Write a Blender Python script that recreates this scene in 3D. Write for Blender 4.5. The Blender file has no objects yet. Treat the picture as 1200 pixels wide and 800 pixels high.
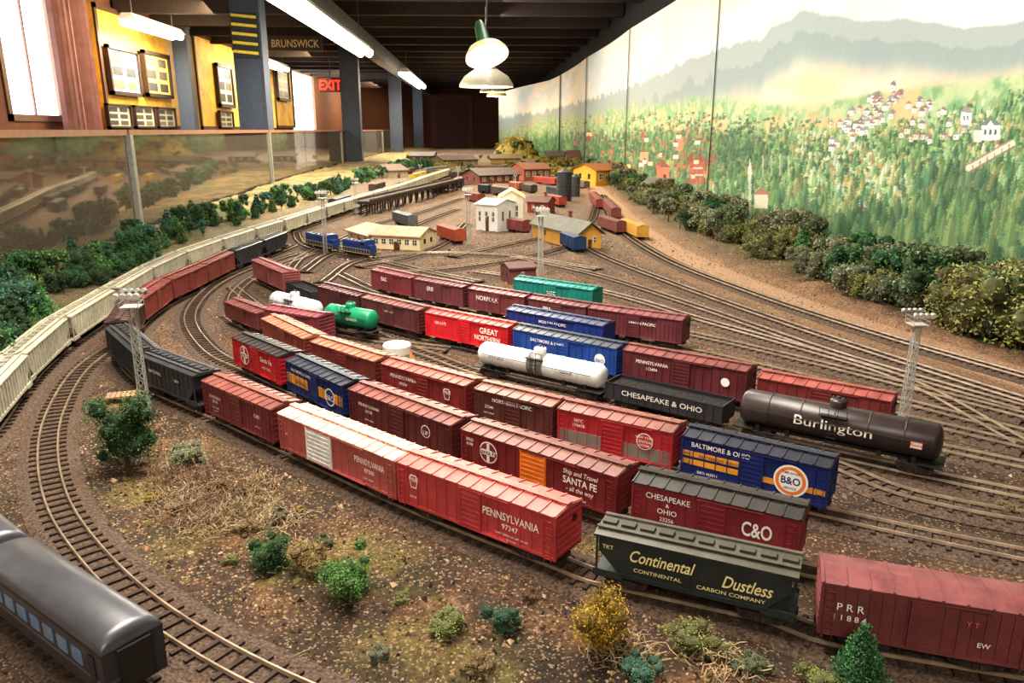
import bpy, math, random
import numpy as np
from mathutils import Vector, Matrix, kdtree
random.seed(7); rng=np.random.default_rng(7); np.random.seed(5)
R=random.random
def U(a,b): return a+(b-a)*random.random()
H=.3; F=900.; TH=math.atan(248/900); PSI=math.radians(2.45)
cT,sT,cP,sP=math.cos(TH),math.sin(TH),math.cos(PSI),math.sin(PSI)
def ray(u,v):
    a=(u-600)/F; t=(v-400)/F; f=cT-t*sT
    return a*cP+f*sP, f*cP-a*sP, -sT-t*cT
def P(u,v,z=0.):
    x,y,d=ray(u,v); s=(z-H)/d; return Vector((x*s,y*s,z))
def PX(u,v,X):
    x,y,d=ray(u,v); s=X/x; return (y*s,H+d*s)
def PY(u,v,Y):
    x,y,d=ray(u,v); s=Y/y; return Vector((x*s,Y,H+d*s))
ZS=.0155; HW=.0168; RT=.006
def BX(y): return float(np.interp(y,[.3,1.35,2.3,4.42,7,13],[-.80,-.90,-1.0,-1.155,-1.2,-1.2]))
def lin(c):
    return tuple(((x/255)/12.92 if x/255<=.04045 else ((x/255+.055)/1.055)**2.4) for x in c)
def dull(c,k=.13,b=.97):
    g=.35*c[0]+.45*c[1]+.2*c[2]; return tuple(int(min(255,(q*(1-k)+g*k)*b)) for q in c)
col=bpy.context.scene.collection
MATS={}
def mat(c,rough=.6,metal=0.,var=.12,scale=60,bump=0.,name='paint',em=0,objrand=0.):
    k=(tuple(c),rough,metal,var,scale,bump,em,objrand)
    if k in MATS: return MATS[k]
    m=bpy.data.materials.new(name); m.use_nodes=True; nt=m.node_tree; N=nt.nodes; Lk=nt.links
    b=N['Principled BSDF']; b.inputs['Roughness'].default_value=rough; b.inputs['Metallic'].default_value=metal
    l=lin(c)
    if em:
        b.inputs['Base Color'].default_value=(*l,1)
        b.inputs['Emission Color'].default_value=(*l,1); b.inputs['Emission Strength'].default_value=em
    else:
        tc=N.new('ShaderNodeTexCoord'); no=N.new('ShaderNodeTexNoise'); no.inputs['Scale'].default_value=scale
        no.inputs['Detail'].default_value=5; no.inputs['Roughness'].default_value=.65
        Lk.new(tc.outputs['Object'],no.inputs['Vector'])
        r=N.new('ShaderNodeValToRGB'); r.color_ramp.elements[0].position=.3; r.color_ramp.elements[1].position=.72
        r.color_ramp.elements[0].color=(*[x*(1-var*1.6) for x in l],1)
        r.color_ramp.elements[1].color=(*[min(1,x*(1+var*1.5)+var*.02) for x in l],1)
        Lk.new(no.outputs['Fac'],r.inputs['Fac'])
        out=r.outputs['Color']
        if objrand:
            oi=N.new('ShaderNodeObjectInfo'); hs=N.new('ShaderNodeHueSaturation')
            mr=N.new('ShaderNodeMapRange'); mr.inputs['To Min'].default_value=1-objrand; mr.inputs['To Max'].default_value=1+objrand
            Lk.new(oi.outputs['Random'],mr.inputs['Value']); Lk.new(mr.outputs['Result'],hs.inputs['Value'])
            mr2=N.new('ShaderNodeMapRange'); mr2.inputs['To Min'].default_value=.47; mr2.inputs['To Max'].default_value=.53
            Lk.new(oi.outputs['Random'],mr2.inputs['Value']); Lk.new(mr2.outputs['Result'],hs.inputs['Hue'])
            Lk.new(out,hs.inputs['Color']); out=hs.outputs['Color']
        Lk.new(out,b.inputs['Base Color'])
        if bump:
            bp=N.new('ShaderNodeBump'); bp.inputs['Strength'].default_value=bump; bp.inputs['Distance'].default_value=.01
            Lk.new(no.outputs['Fac'],bp.inputs['Height']); Lk.new(bp.outputs['Normal'],b.inputs['Normal'])
    MATS[k]=m; return m
def M(o):
    return o if isinstance(o,bpy.types.Material) else mat(o)
class MB:
    def __init__(s): s.v=[];s.f=[];s.m=[];s.mats=[]
    def mi(s,m):
        m=M(m)
        if m not in s.mats: s.mats.append(m)
        return s.mats.index(m)
    def add(s,vs,fs,m):
        i=s.mi(m); o=len(s.v); s.v+=[tuple(v) for v in vs]; s.f+=[tuple(j+o for j in f) for f in fs]; s.m+=[i]*len(fs)
    def box(s,c,d,m,rz=0,T=None):
        x,y,z=[q/2 for q in d]
        vs=[(i*x,j*y,k*z) for i in(-1,1) for j in(-1,1) for k in(-1,1)]
        if rz:
            a,b=math.cos(rz),math.sin(rz); vs=[(p*a-q*b,p*b+q*a,r) for p,q,r in vs]
        vs=[(p+c[0],q+c[1],r+c[2]) for p,q,r in vs]
        s.add(vs,[(0,1,3,2),(4,6,7,5),(0,4,5,1),(2,3,7,6),(0,2,6,4),(1,5,7,3)],m)
    def bb(s,x0,x1,y0,y1,z0,z1,m): s.box(((x0+x1)/2,(y0+y1)/2,(z0+z1)/2),(x1-x0,y1-y0,z1-z0),m)
    def cyl(s,p0,p1,r,m,n=8,r1=None,cap=True):
        p0=Vector(p0);p1=Vector(p1); r1=r if r1 is None else r1
        d=(p1-p0).normalized(); a=d.orthogonal().normalized(); b=d.cross(a)
        vs=[];
        for p,q in((p0,r),(p1,r1)):
            for i in range(n):
                t=2*math.pi*i/n; vs.append(tuple(p+a*math.cos(t)*q+b*math.sin(t)*q))
        fs=[(i,(i+1)%n,n+(i+1)%n,n+i) for i in range(n)]
        if cap: fs+=[tuple(range(n-1,-1,-1)),tuple(range(n,2*n))]
        s.add(vs,fs,m)
    def loft(s,rings,m,cap=True,closed=True):
        n=len(rings[0]); vs=[p for r in rings for p in r]; fs=[]
        for k in range(len(rings)-1):
            for i in range(n if closed else n-1):
                j=(i+1)%n; fs.append((k*n+i,k*n+j,(k+1)*n+j,(k+1)*n+i))
        if cap: fs+=[tuple(range(n-1,-1,-1)),tuple(range((len(rings)-1)*n,len(rings)*n))]
        s.add(vs,fs,m)
    def lathe(s,prof,c,m,n=20,axis='z'):
        rings=[]
        for r,h in prof:
            ring=[]
            for i in range(n):
                t=2*math.pi*i/n; a,b=r*math.cos(t),r*math.sin(t)
                ring.append((c[0]+a,c[1]+b,c[2]+h) if axis=='z' else (c[0]+h,c[1]+a,c[2]+b))
            rings.append(ring)
        s.loft(rings,m,cap=False)
    def prism(s,poly,x0,x1,m):
        s.loft([[(x0,y,z) for y,z in poly],[(x1,y,z) for y,z in poly]],m)
    def prismy(s,poly,y0,y1,m):
        s.loft([[(x,y0,z) for x,z in poly],[(x,y1,z) for x,z in poly]],m)
    def mesh(s,name,smooth=False):
        me=bpy.data.meshes.new(name); me.from_pydata(s.v,[],s.f); 
        for m in s.mats: me.materials.append(m)
        me.polygons.foreach_set('material_index',s.m)
        if smooth: me.polygons.foreach_set('use_smooth',[True]*len(s.f))
        me.update(); return me
    def obj(s,name,parent=None,smooth=False,label=None,cat=None,loc=None,**kw):
        return mk(name,s.mesh(name,smooth),parent,label=label,cat=cat,loc=loc,**kw)
def mk(name,me,parent=None,label=None,cat=None,loc=None,rz=0,sc=None,kind=None,group=None):
    o=bpy.data.objects.new(name,me); col.objects.link(o)
    if loc is not None: o.location=loc
    if rz: o.rotation_euler[2]=rz
    if sc is not None: o.scale=sc if hasattr(sc,'__len__') else (sc,)*3
    if parent: o.parent=parent
    if label: o['label']=label
    if cat: o['category']=cat
    if kind: o['kind']=kind
    if group: o['group']=group
    return o
def root(name,label,cat,loc,rz=0,group=None):
    return mk(name,None,label=label,cat=cat,loc=loc,rz=rz,group=group)
# ---------- text ----------
TX={}
def text2d(s,h,shear=0,bold=0.):
    k=(s,shear,bold)
    if k not in TX:
        c=bpy.data.curves.new('t','FONT'); c.body=s; c.size=1/.7; c.shear=shear; c.offset=bold; c.resolution_u=3
        c.align_x='CENTER'; c.align_y='BOTTOM_BASELINE'
        o=bpy.data.objects.new('t',c); col.objects.link(o)
        dg=bpy.context.evaluated_depsgraph_get(); dg.update()
        me=bpy.data.meshes.new_from_object(o.evaluated_get(dg))
        TX[k]=([tuple(v.co) for v in me.vertices],[tuple(p.vertices) for p in me.polygons])
        bpy.data.objects.remove(o); bpy.data.curves.remove(c); bpy.data.meshes.remove(me)
    vs,fs=TX[k]; return [(x*h,y*h) for x,y,z in vs],fs
def decals(mb,items,L,z0,hs,ys):
    off=.0006
    for it in items:
        k=it[0]; off+=.00012
        def put(pts,fs,c):
            mb.add([(x,ys(z)-off,z) for x,z in pts],fs,mat(c,.6,var=.05))
        if k=='t':
            _,s,xr,zr,h,c=it[:6]; sh=it[6] if len(it)>6 else 0; sx=it[7] if len(it)>7 else 1; bo=it[8] if len(it)>8 else .015
            vs,fs=text2d(s,h,sh,bo); put([(xr*L+x*sx,z0+zr*hs+z) for x,z in vs],fs,c)
        elif k=='d':
            _,xr,zr,r,c=it; n=24
            put([(xr*L+r*math.cos(2*math.pi*i/n),z0+zr*hs+r*math.sin(2*math.pi*i/n)) for i in range(n)],[tuple(range(n))],c)
        elif k=='r':
            _,xr,zr,w,h,c=it; x=xr*L; z=z0+zr*hs
            put([(x-w/2,z-h/2),(x+w/2,z-h/2),(x+w/2,z+h/2),(x-w/2,z+h/2)],[(0,1,2,3)],c)
        elif k=='p':
            _,xr,zr,pts,c=it; put([(xr*L+a,z0+zr*hs+b) for a,b in pts],[tuple(range(len(pts)))],c)
WH=(248,244,236); 
def keystone(x,z,r,c=WH,c2=None):
    p=[(-.5*r,-r),(.5*r,-r),(.85*r,.55*r),(.5*r,r),(-.5*r,r),(-.85*r,.55*r)]
    o=[('p',x,z,p,c)]
    if c2: o+=[('p',x,z,[(a*.8,b*.8) for a,b in p],dull(c2)),('t','PRR',x,z-.00,r*.6,c)]
    return o
def crosslogo(x,z,r,bg,hs=.034):
    bg=dull(bg)
    return [('d',x,z,r,WH),('d',x,z,r*.88,bg),('r',x,z,r*1.7,r*.32,WH),('r',x,z,r*.32,r*1.7,WH),('r',x,z,r*1.5,r*.5,WH),('t','Santa Fe',x,z-r*.18/hs,r*.42,(30,20,20))]
# ---------- trucks ----------
BLK=(42,38,36); RUST=(84,62,50)
def truck_mesh():
    mb=MB()
    for s in(-1,1):
        y=s*.0125
        mb.prismy([(-.0125,.004),(-.0125,.0068),(-.006,.0085),(.006,.0085),(.0125,.0068),(.0125,.004),(.006,.0025),(-.006,.0025)],y-.0008,y+.0008,mat((58,50,46),.7))
        for x in(-.0095,.0095): mb.cyl((x,y-.0016,.0053),(x,y+.0016,.0053),.0017,mat(BLK),8)
        for x in(-.002,.002): mb.cyl((x,y+s*.001,.0028),(x,y+s*.001,.0066),.0012,mat(RUST),6)
    mb.bb(-.003,.003,-.0125,.0125,.0045,.008,mat((45,40,38)))
    mb.cyl((0,0,.008),(0,0,.0098),.004,mat(BLK),10)
    return mb.mesh('truck')
def wheel_mesh():
    mb=MB(); mb.cyl((0,-.0115,0),(0,.0115,0),.0009,mat(BLK),6)
    for s in(-1,1):
        y=s*.0083
        mb.cyl((0,y-.0012,0),(0,y+.0012,0),.0052,mat((105,92,84),.4,.6),16)
        mb.cyl((0,y-s*.0014,0),(0,y-s*.0009,0),.0059,mat((105,92,84),.4,.6),16)
    return mb.mesh('wheelset')
TRK=truck_mesh(); WHL=wheel_mesh()
def trucks(rt,L,detail=True,inset=.026):
    for s in(-1,1):
        t=mk('truck',TRK,rt,loc=(s*(L/2-inset),0,0))
        if detail:
            for x in(-.0095,.0095): mk('wheelset',WHL,t,loc=(x,0,.0055))
def under(mb,L,z=.0095):
    mb.bb(-L/2-.001,L/2+.001,-.0028,.0028,z-.003,z,mat(BLK))
    mb.bb(-.016,.006,-.007,.006,z-.006,z,mat((45,40,38)))
ZL=ZS-RT
def carroot(pose,name,label,group): 
    x,y,a,L=pose; return root(name,label,'train car',(x,y,RT),a,group)
def boxcar(pose,c,label,roof=None,door=None,hs=.033,dec=(),pan=(),ribs=.0095,detail=True,group='freight cars in the yard',doorw=.02,doorx=0,walk=True):
    x,y,a,L=pose; L-=.005; rt=carroot(pose,'boxcar',label,group); roof=roof or tuple(int(q*.9+12) for q in c)
    c=dull(c); roof=dull(roof,.12,1.0)
    cm=mat(c,.5,var=.16,scale=45); rm=mat(roof,.42,var=.26,scale=50)
    z0=ZL; z1=z0+hs; mb=MB()
    mb.bb(-L/2,L/2,-HW+.0012,HW-.0012,z0,z1,cm)
    mb.bb(-L/2,L/2,-HW+.0004,HW-.0004,z0,z0+.0022,cm); mb.bb(-L/2,L/2,-HW+.0004,HW-.0004,z1-.0015,z1,cm)
    n=max(4,int(L/ribs))
    for i in range(n+1):
        xx=-L/2+L*i/n
        if abs(xx-doorx)<doorw*.5: continue
        for s in(-1,1): mb.box((xx,s*(HW-.0011),(z0+z1)/2),(.0009,.0013,hs),cm)
    for s in(-1,1):
        for k in range(6): mb.box((s*(L/2+.0004),0,z0+hs*(k+.7)/6.5),(.0012,HW*1.75,.0018),cm)
        for yy in(-1,1): mb.box((s*L/2,yy*(HW-.001),(z0+z1)/2),(.0016,.0018,hs),cm)
    for x0,x1,a0,a1,pc in pan:
        for s in(-1,1): mb.box(((x0+x1)/2*L,s*(HW-.0009),z0+(a0+a1)/2*hs),((x1-x0)*L,.0008,(a1-a0)*hs),mat(pc,.55,var=.1))
    under(mb,L); mb.obj('body',rt)
    mb=MB()
    mb.prism([(-HW-.0004,z1),(-HW-.0004,z1+.0009),(0,z1+.0036),(HW+.0004,z1+.0009),(HW+.0004,z1)],-L/2-.0012,L/2+.0012,rm)
    nn=int(L/.0115)
    for i in range(nn+1):
        xx=-L/2+L*i/nn
        mb.prism([(-HW-.0004,z1+.0009),(-HW-.0004,z1+.0017),(0,z1+.0044),(HW+.0004,z1+.0017),(HW+.0004,z1+.0009)],xx-.0006,xx+.0006,rm)
    mb.obj('roof',rt)
    if walk:
        mb=MB()
        for yy in(-.0022,0,.0022): mb.bb(-L/2-.0015,L/2+.0015,yy-.0009,yy+.0009,z1+.005,z1+.0056,rm)
        for i in range(8): mb.box((-L/2+L*(i+.5)/8,0,z1+.0042),(.001,.005,.0018),rm)
        mb.obj('roof_walk',rt)
    dm=mat(door,.55,var=.14) if door else cm
    for s in(-1,1):
        mb=MB(); yb=s*(HW-.0002)
        mb.box((doorx,yb,z0+hs*.5),(doorw,.0012,hs*.92),dm)
        for k in range(7): mb.box((doorx,yb+s*.0007,z0+hs*(.12+.12*k)),(doorw*.9,.0007,.0011),dm)
        for q in(-1,1): mb.box((doorx+q*doorw*.47,yb+s*.0008,z0+hs*.5),(.001,.001,hs*.92),dm)
        mb.box((doorx+doorw*.6,yb,z0+.001),(doorw*2.3,.002,.001),cm); mb.box((doorx+doorw*.6,yb,z1-.0012),(doorw*2.3,.002,.001),cm)
        mb.obj('door',rt)
    if detail:
        for s,q in((-1,-1),(1,-1),(1,1),(-1,1)):
            mb=MB(); xx=s*(L/2-.0048); yy=q*(HW+.0009)
            for k in range(7): mb.box((xx,yy,z0+.001+hs*.92*k/6.5),(.0052,.0004,.0004),cm)
            for e in(-1,1): mb.box((xx+e*.0026,yy-q*.0002,z0+hs*.44),(.0004,.0005,hs*.95),cm)
            mb.obj('ladder',rt)
        mb=MB(); mb.lathe([(.0024,0),(.0030,.0003),(.0024,.0006),(.0024,0)],(L/2+.0012,.006,z1-.008),mat(BLK),12,'x')
        mb.box((L/2+.0013,.006,z1-.008),(.0005,.0048,.0005),mat(BLK)); mb.box((L/2+.0013,.006,z1-.008),(.0005,.0005,.0048),mat(BLK))
        mb.cyl((L/2,.006,z1-.008),(L/2+.0015,.006,z1-.008),.0004,mat(BLK),6); mb.obj('brake_wheel',rt)
    trucks(rt,L,detail)
    if dec:
        mb=MB(); decals(mb,dec,L,z0,hs,lambda z:-HW); mb.obj('lettering',rt)
    return rt
def hopper(pose,c,label,dec=(),group='covered hopper train',detail=False,hs=.036,name='hopper_car',roof=None,rib=.0105):
    x,y,a,L=pose; L-=.006; rt=carroot(pose,name,label,group); cm=mat(c,.5,var=.18,scale=40); z0=ZL-.001; z1=z0+hs; w=HW-.0006
    mb=MB(); nb=3
    e=.016
    pr=[(-L/2+e,z0+.006),(L/2-e,z0+.006),(L/2-.004,z0+.019),(L/2-.004,z1),(-L/2+.004,z1),(-L/2+.004,z0+.019)]
    mb.prismy(pr,-w+.001,w-.001,cm)
    bl=(L-2*e)/nb
    for k in range(nb):
        xc=-L/2+e+bl*(k+.5)
        mb.loft([[(xc-bl/2,-w+.002,z0+.007),(xc+bl/2,-w+.002,z0+.007),(xc+bl/2,w-.002,z0+.007),(xc-bl/2,w-.002,z0+.007)],
                 [(xc-bl*.18,-.006,z0-.003),(xc+bl*.18,-.006,z0-.003),(xc+bl*.18,.006,z0-.003),(xc-bl*.18,.006,z0-.003)]],cm)
    mb.bb(-L/2,L/2,-w,-w+.002,z0+.003,z0+.006,cm); mb.bb(-L/2,L/2,w-.002,w,z0+.003,z0+.006,cm)
    mb.bb(-L/2,L/2,-w,w,z1-.0016,z1,cm)
    n=int(L/rib)
    for i in range(n+1):
        xx=-L/2+.004+(L-.008)*i/n
        zb=z0+.006 if abs(xx)<L/2-e else z0+.019
        for s in(-1,1): mb.box((xx,s*(w-.0006),(zb+z1)/2),(.0009,.0014,z1-zb),cm)
    for s in(-1,1):
        for q in(-1,1): mb.box((s*(L/2-.002),q*(w-.001),(z0+z1)/2),(.0012,.0012,hs),cm)
        mb.bb(min(s*L/2,s*(L/2-.02)),max(s*L/2,s*(L/2-.02)),-w,w,z0+.001,z0+.003,cm)
    under(mb,L); mb.obj('body',rt)
    mb=MB(); rm=mat(roof or tuple(min(255,int(q*1.06)) for q in c),.4,var=.2); rm2=mat(tuple(int(q*.8) for q in (roof or c)),.5)
    mb.prism([(-w,z1),(-w*.5,z1+.0016),(w*.5,z1+.0016),(w,z1)],-L/2,L/2,rm)
    for k in range(10): 
        xx=-L/2+L*(k+.5)/10
        mb.box((xx,0,z1+.0026),(L/14,.007,.0018),rm2)
    for q in(-1,1): mb.bb(-L/2,L/2,q*.009-.0015,q*.009+.0015,z1+.0026,z1+.0032,rm)
    mb.obj('roof_hatch',rt)
    trucks(rt,L,detail,.02)
    if dec:
        mb=MB(); decals(mb,dec,L,z0,hs,lambda z:-w-.0002); mb.obj('lettering',rt)
    return rt
def tankcar(pose,c,label,dec=(),r=.0158,dome=True,band=None,detail=True,group='freight cars in the yard'):
    x,y,a,L=pose; L-=.003; rt=carroot(pose,'tank_car',label,group); zc=ZL+.0035+r; cm=mat(c,.35,var=.16,scale=35); dk=mat(BLK)
    mb=MB(); e=L/2-.003
    prof=[(0.0001,-e),(r*.45,-e+.0006),(r*.8,-e+.0025),(r,-e+.0065),(r,e-.0065),(r*.8,e-.0025),(r*.45,e-.0006),(.0001,e)]
    mb.lathe(prof,(0,0,zc),cm,28,'x'); 
    for k in range(1,6):
        xx=-e+2*e*k/6; mb.lathe([(r,-.0006),(r+.0005,-.0005),(r+.0005,.0005),(r,.0006)],(xx,0,zc),cm,28,'x')
    if band:
        for x0,x1,bc in band: mb.lathe([(r+.0002,x0*L),(r+.0003,x0*L+.0001),(r+.0003,x1*L),(r,x1*L)],(0,0,zc),mat(bc,.4),28,'x')
    mb.obj('tank',rt,smooth=True)
    if dome:
        mb=MB(); mb.lathe([(.0075,-.002),(.0075,.006),(.0068,.0075),(.003,.0088),(.0001,.009)],(0,0,zc+r-.0015),cm,20)
        mb.cyl((0,0,zc+r+.006),(0,0,zc+r+.009),.0022,dk,10)
        for q in(-1,1): mb.cyl((q*.0045,0,zc+r+.004),(q*.0045,0,zc+r+.0085),.001,dk,8)
        mb.obj('dome',rt,smooth=True)
    mb=MB(); z0=ZL
    mb.bb(-L/2,L/2,-.004,.004,z0,z0+.003,dk)
    for s in(-1,1):
        mb.bb(min(s*L/2,s*(L/2-.02)),max(s*L/2,s*(L/2-.02)),-HW+.001,HW-.001,z0+.0012,z0+.0026,dk)
        for k in(.34,.2): mb.box((s*L*k*1.1,0,z0+.004),(.004,r*1.5,.006),dk)
        mb.bb(-L/2+.02,L/2-.02,s*(r-.0005)-.0012,s*(r-.0005)+.0012,z0+.001,z0+.0018,dk)
    mb.obj('underframe',rt)
    mb=MB()
    for s in(-1,1):
        yy=s*(r+.0012); zz=zc+.003
        mb.cyl((-L*.42,yy,zz),(L*.42,yy,zz),.00035,dk,5)
        for k in range(7): mb.cyl((-L*.42+L*.84*k/6,yy-s*.0015,zz),(-L*.42+L*.84*k/6,yy,zz),.0003,dk,5)
    mb.bb(-.012,.012,-r-.0015,-.009,zc+r*.62,zc+r*.62+.0006,dk); mb.bb(-.012,.012,.009,r+.0015,zc+r*.62,zc+r*.62+.0006,dk)
    for s in(-1,1):
        for e in(-1,1):
            mb.cyl((e*.004,s*(r+.0015),z0+.001),(e*.004,s*(r+.0015),zc+r*.62+.008),.0003,dk,5)
            mb.cyl((e*.012,s*(r+.0015),zc+r*.62),(e*.012,s*(r+.0015),zc+r*.62+.008),.0003,dk,5)
        for k in range(6): mb.cyl((-.004,s*(r+.0015),z0+.003+k*.004),(.004,s*(r+.0015),z0+.003+k*.004),.0003,dk,5)
        mb.cyl((-.012,s*(r+.0015),zc+r*.62+.008),(.012,s*(r+.0015),zc+r*.62+.008),.0003,dk,5)
    mb.obj('handrail',rt)
    trucks(rt,L,detail,.022)
    if dec:
        mb=MB(); decals(mb,dec,L,zc-.016,.032,lambda z:-math.sqrt(max(1e-6,r*r-(z-zc)**2))-.0004); mb.obj('lettering',rt)
    return rt
def gondola(pose,c,label,dec=(),load=None,detail=True,hs=.019):
    x,y,a,L=pose; L-=.006; rt=carroot(pose,'gondola_car',label,'freight cars in the yard'); cm=mat(c,.6); z0=ZL; z1=z0+hs; w=HW-.0008
    mb=MB(); mb.bb(-L/2,L/2,-w,w,z0,z0+.0015,cm)
    for s in(-1,1):
        mb.bb(-L/2,L/2,s*w-.0005,s*w+.0005,z0,z1,cm); mb.bb(-L/2,L/2,s*w-.0009,s*w+.0009,z1-.001,z1,cm)
        mb.bb(s*L/2-.0005,s*L/2+.0005,-w,w,z0,z1,cm)
        n=14
        for i in range(n+1): mb.box((-L/2+L*i/n,s*(w+.0006),(z0+z1)/2),(.0012,.0012,hs),cm)
    under(mb,L); mb.obj('body',rt)
    if load:
        mb=MB(); mb.bb(-L/2+.001,L/2-.001,-w+.001,w-.001,z0+.002,z1-.004,mat(load,.95,var=.4,scale=200,bump=1)); mb.obj('load',rt)
    trucks(rt,L,detail,.022)
    if dec:
        mb=MB(); decals(mb,dec,L,z0,hs,lambda z:-w-.001); mb.obj('lettering',rt)
def loco(pose,label,c=(38,62,120),stripe=(215,190,90)):
    x,y,a,L=pose; L-=.004; rt=root('locomotive',label,'locomotive',(x,y,RT),a,'diesel locomotives'); cm=mat(c,.45); z0=ZL; dk=mat(BLK)
    mb=MB(); mb.bb(-L/2,L/2,-HW,HW,z0,z0+.003,dk); mb.bb(-L/2,L/2,-HW-.0003,HW+.0003,z0+.001,z0+.0022,mat(stripe)); mb.bb(-.02,.02,-.014,.014,z0-.006,z0,dk)
    mb.obj('underframe',rt)
    mb=MB(); mb.prism([(-.0095,z0+.003),(-.0095,z0+.025),(-.007,z0+.028),(.007,z0+.028),(.0095,z0+.025),(.0095,z0+.003)],-L/2+.008,L*.2,cm)
    for k in range(5): mb.cyl((-L*.4+k*L*.12,0,z0+.027),(-L*.4+k*L*.12,0,z0+.0295),.0035,dk,10)
    for k in range(12): mb.box((-L*.42+k*L*.05,-.0097,z0+.015),(.0035,.0006,.015),cm); 
    mb.obj('hood',rt)
    mb=MB(); mb.prism([(-.0155,z0+.003),(-.0155,z0+.029),(-.009,z0+.033),(.009,z0+.033),(.0155,z0+.029),(.0155,z0+.003)],L*.2,L*.34,cm)
    for s in(-1,1): mb.box((L*.27,s*.0156,z0+.024),(L*.1,.0006,.006),mat((20,25,30),.15))
    mb.obj('cab',rt)
    mb=MB(); mb.prism([(-.0095,z0+.003),(-.0095,z0+.02),(.0,z0+.022),(.0095,z0+.02),(.0095,z0+.003)],L*.34,L/2-.008,cm); mb.obj('nose',rt)
    mb=MB()
    for s in(-1,1):
        mb.cyl((-L/2+.002,s*(HW-.0006),z0+.012),(L/2-.002,s*(HW-.0006),z0+.012),.0004,mat(stripe),5)
        for k in range(12): mb.cyl((-L/2+.002+(L-.004)*k/11,s*(HW-.0006),z0+.003),(-L/2+.002+(L-.004)*k/11,s*(HW-.0006),z0+.012),.0003,mat(stripe),5)
    mb.obj('handrail',rt)
    trucks(rt,L,False,.028)
def passenger(pose,label,c=(60,60,66)):
    x,y,a,L=pose; L-=.005; rt=root('passenger_car',label,'train car',(x,y,RT),a,'passenger train'); cm=mat(c,.35); z0=ZL-.002; z1=z0+.026; dk=mat(BLK)
    mb=MB(); mb.bb(-L/2,L/2,-HW,HW,z0,z1,cm); mb.bb(-L*.22,L*.22,-.013,.013,z0-.005,z0,dk)
    mb.bb(-L/2-.002,L/2+.002,-.009,.009,z0+.002,z1,dk); mb.bb(-L/2,L/2,-HW-.0003,HW+.0003,z0+.008,z0+.0095,mat((100,102,108),.3)); mb.obj('body',rt)
    mb=MB(); rings=[]
    for xx,k in((-L/2,.55),(-L/2+.002,.85),(-L/2+.006,1),(L/2-.006,1),(L/2-.002,.85),(L/2,.55)):
        ring=[]
        for i in range(17):
            t=math.pi*i/16; ring.append((xx,-HW*1.02*math.cos(t),z1+(.0105*math.sin(t)**.75*k if 0<i<16 else 0)))
        rings.append(ring)
    mb.loft(rings,mat((80,80,86),.32,.2,var=.12)); mb.obj('roof',rt,smooth=True)
    nw=8
    for k in range(nw+1):
        dr=k in(0,nw); xx=-L/2+.011+(L-.022)*k/nw
        w,h,zz=(.006,.020,z0+.013) if dr else (.0105,.0085,z0+.0165)
        for s in(-1,1):
            mb=MB(); mb.box((xx,s*HW,zz),(w,.0012,h),mat((120,150,185),.1) if not dr else mat((45,46,48),.4)); mb.obj('door' if dr else 'window',rt)  # blue pane colour stands in for reflections on the dark glass
    trucks(rt,L,True,.03)
# ---------- curves & tracks ----------
TRACKPTS=[]
def cat(pts,step=.006):
    pts=[Vector(p[:2]) for p in pts]; pts=[pts[0]*2-pts[1]]+pts+[pts[-1]*2-pts[-2]]; out=[]
    for i in range(1,len(pts)-2):
        p0,p1,p2,p3=pts[i-1:i+3]; d=(p2-p1).length; n=max(2,int(d/step))
        for k in range(n):
            t=k/n
            out.append(.5*((2*p1)+(p2-p0)*t+(2*p0-5*p1+4*p2-p3)*t*t+(3*p1-p0-3*p2+p3)*t**3))
    out.append(pts[-2])
    for _ in range(12):
        out=[out[0]]+[(out[i-1]+out[i]*2+out[i+1])/4 for i in range(1,len(out)-1)]+[out[-1]]
    res=[out[0]]; acc=0
    for i in range(1,len(out)):
        seg=(out[i]-out[i-1]).length
        if seg<1e-9: continue
        acc+=seg
        if acc>=step: res.append(out[i]); acc=0
    return res
def rowcurve(px,z=ZS,hw=HW):
    w=[P(u,v,z) for u,v in px]; o=[]
    for i,p in enumerate(w):
        a=w[max(0,i-1)]; b=w[min(len(w)-1,i+1)]; d=(b-a).xy.normalized(); n=Vector((-d.y,d.x)); k=n.dot(p.xy.normalized())
        o.append(p.xy+n*hw*max(-1,min(1,k*3)))
    return cat(o)
def pose(curve,A,B,z=ZS):
    r=[]
    for q in(A,B):
        w=P(q[0],q[1],z).xy; r.append(min(curve,key=lambda c:(c-w).length_squared))
    a,b=r; d=b-a; c=(a+b)/2
    m=min(curve,key=lambda q:(q-c).length_squared); c=c*.5+m*.5
    return (c.x,c.y,math.atan2(d.y,d.x),d.length)
NT=[0]
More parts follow.
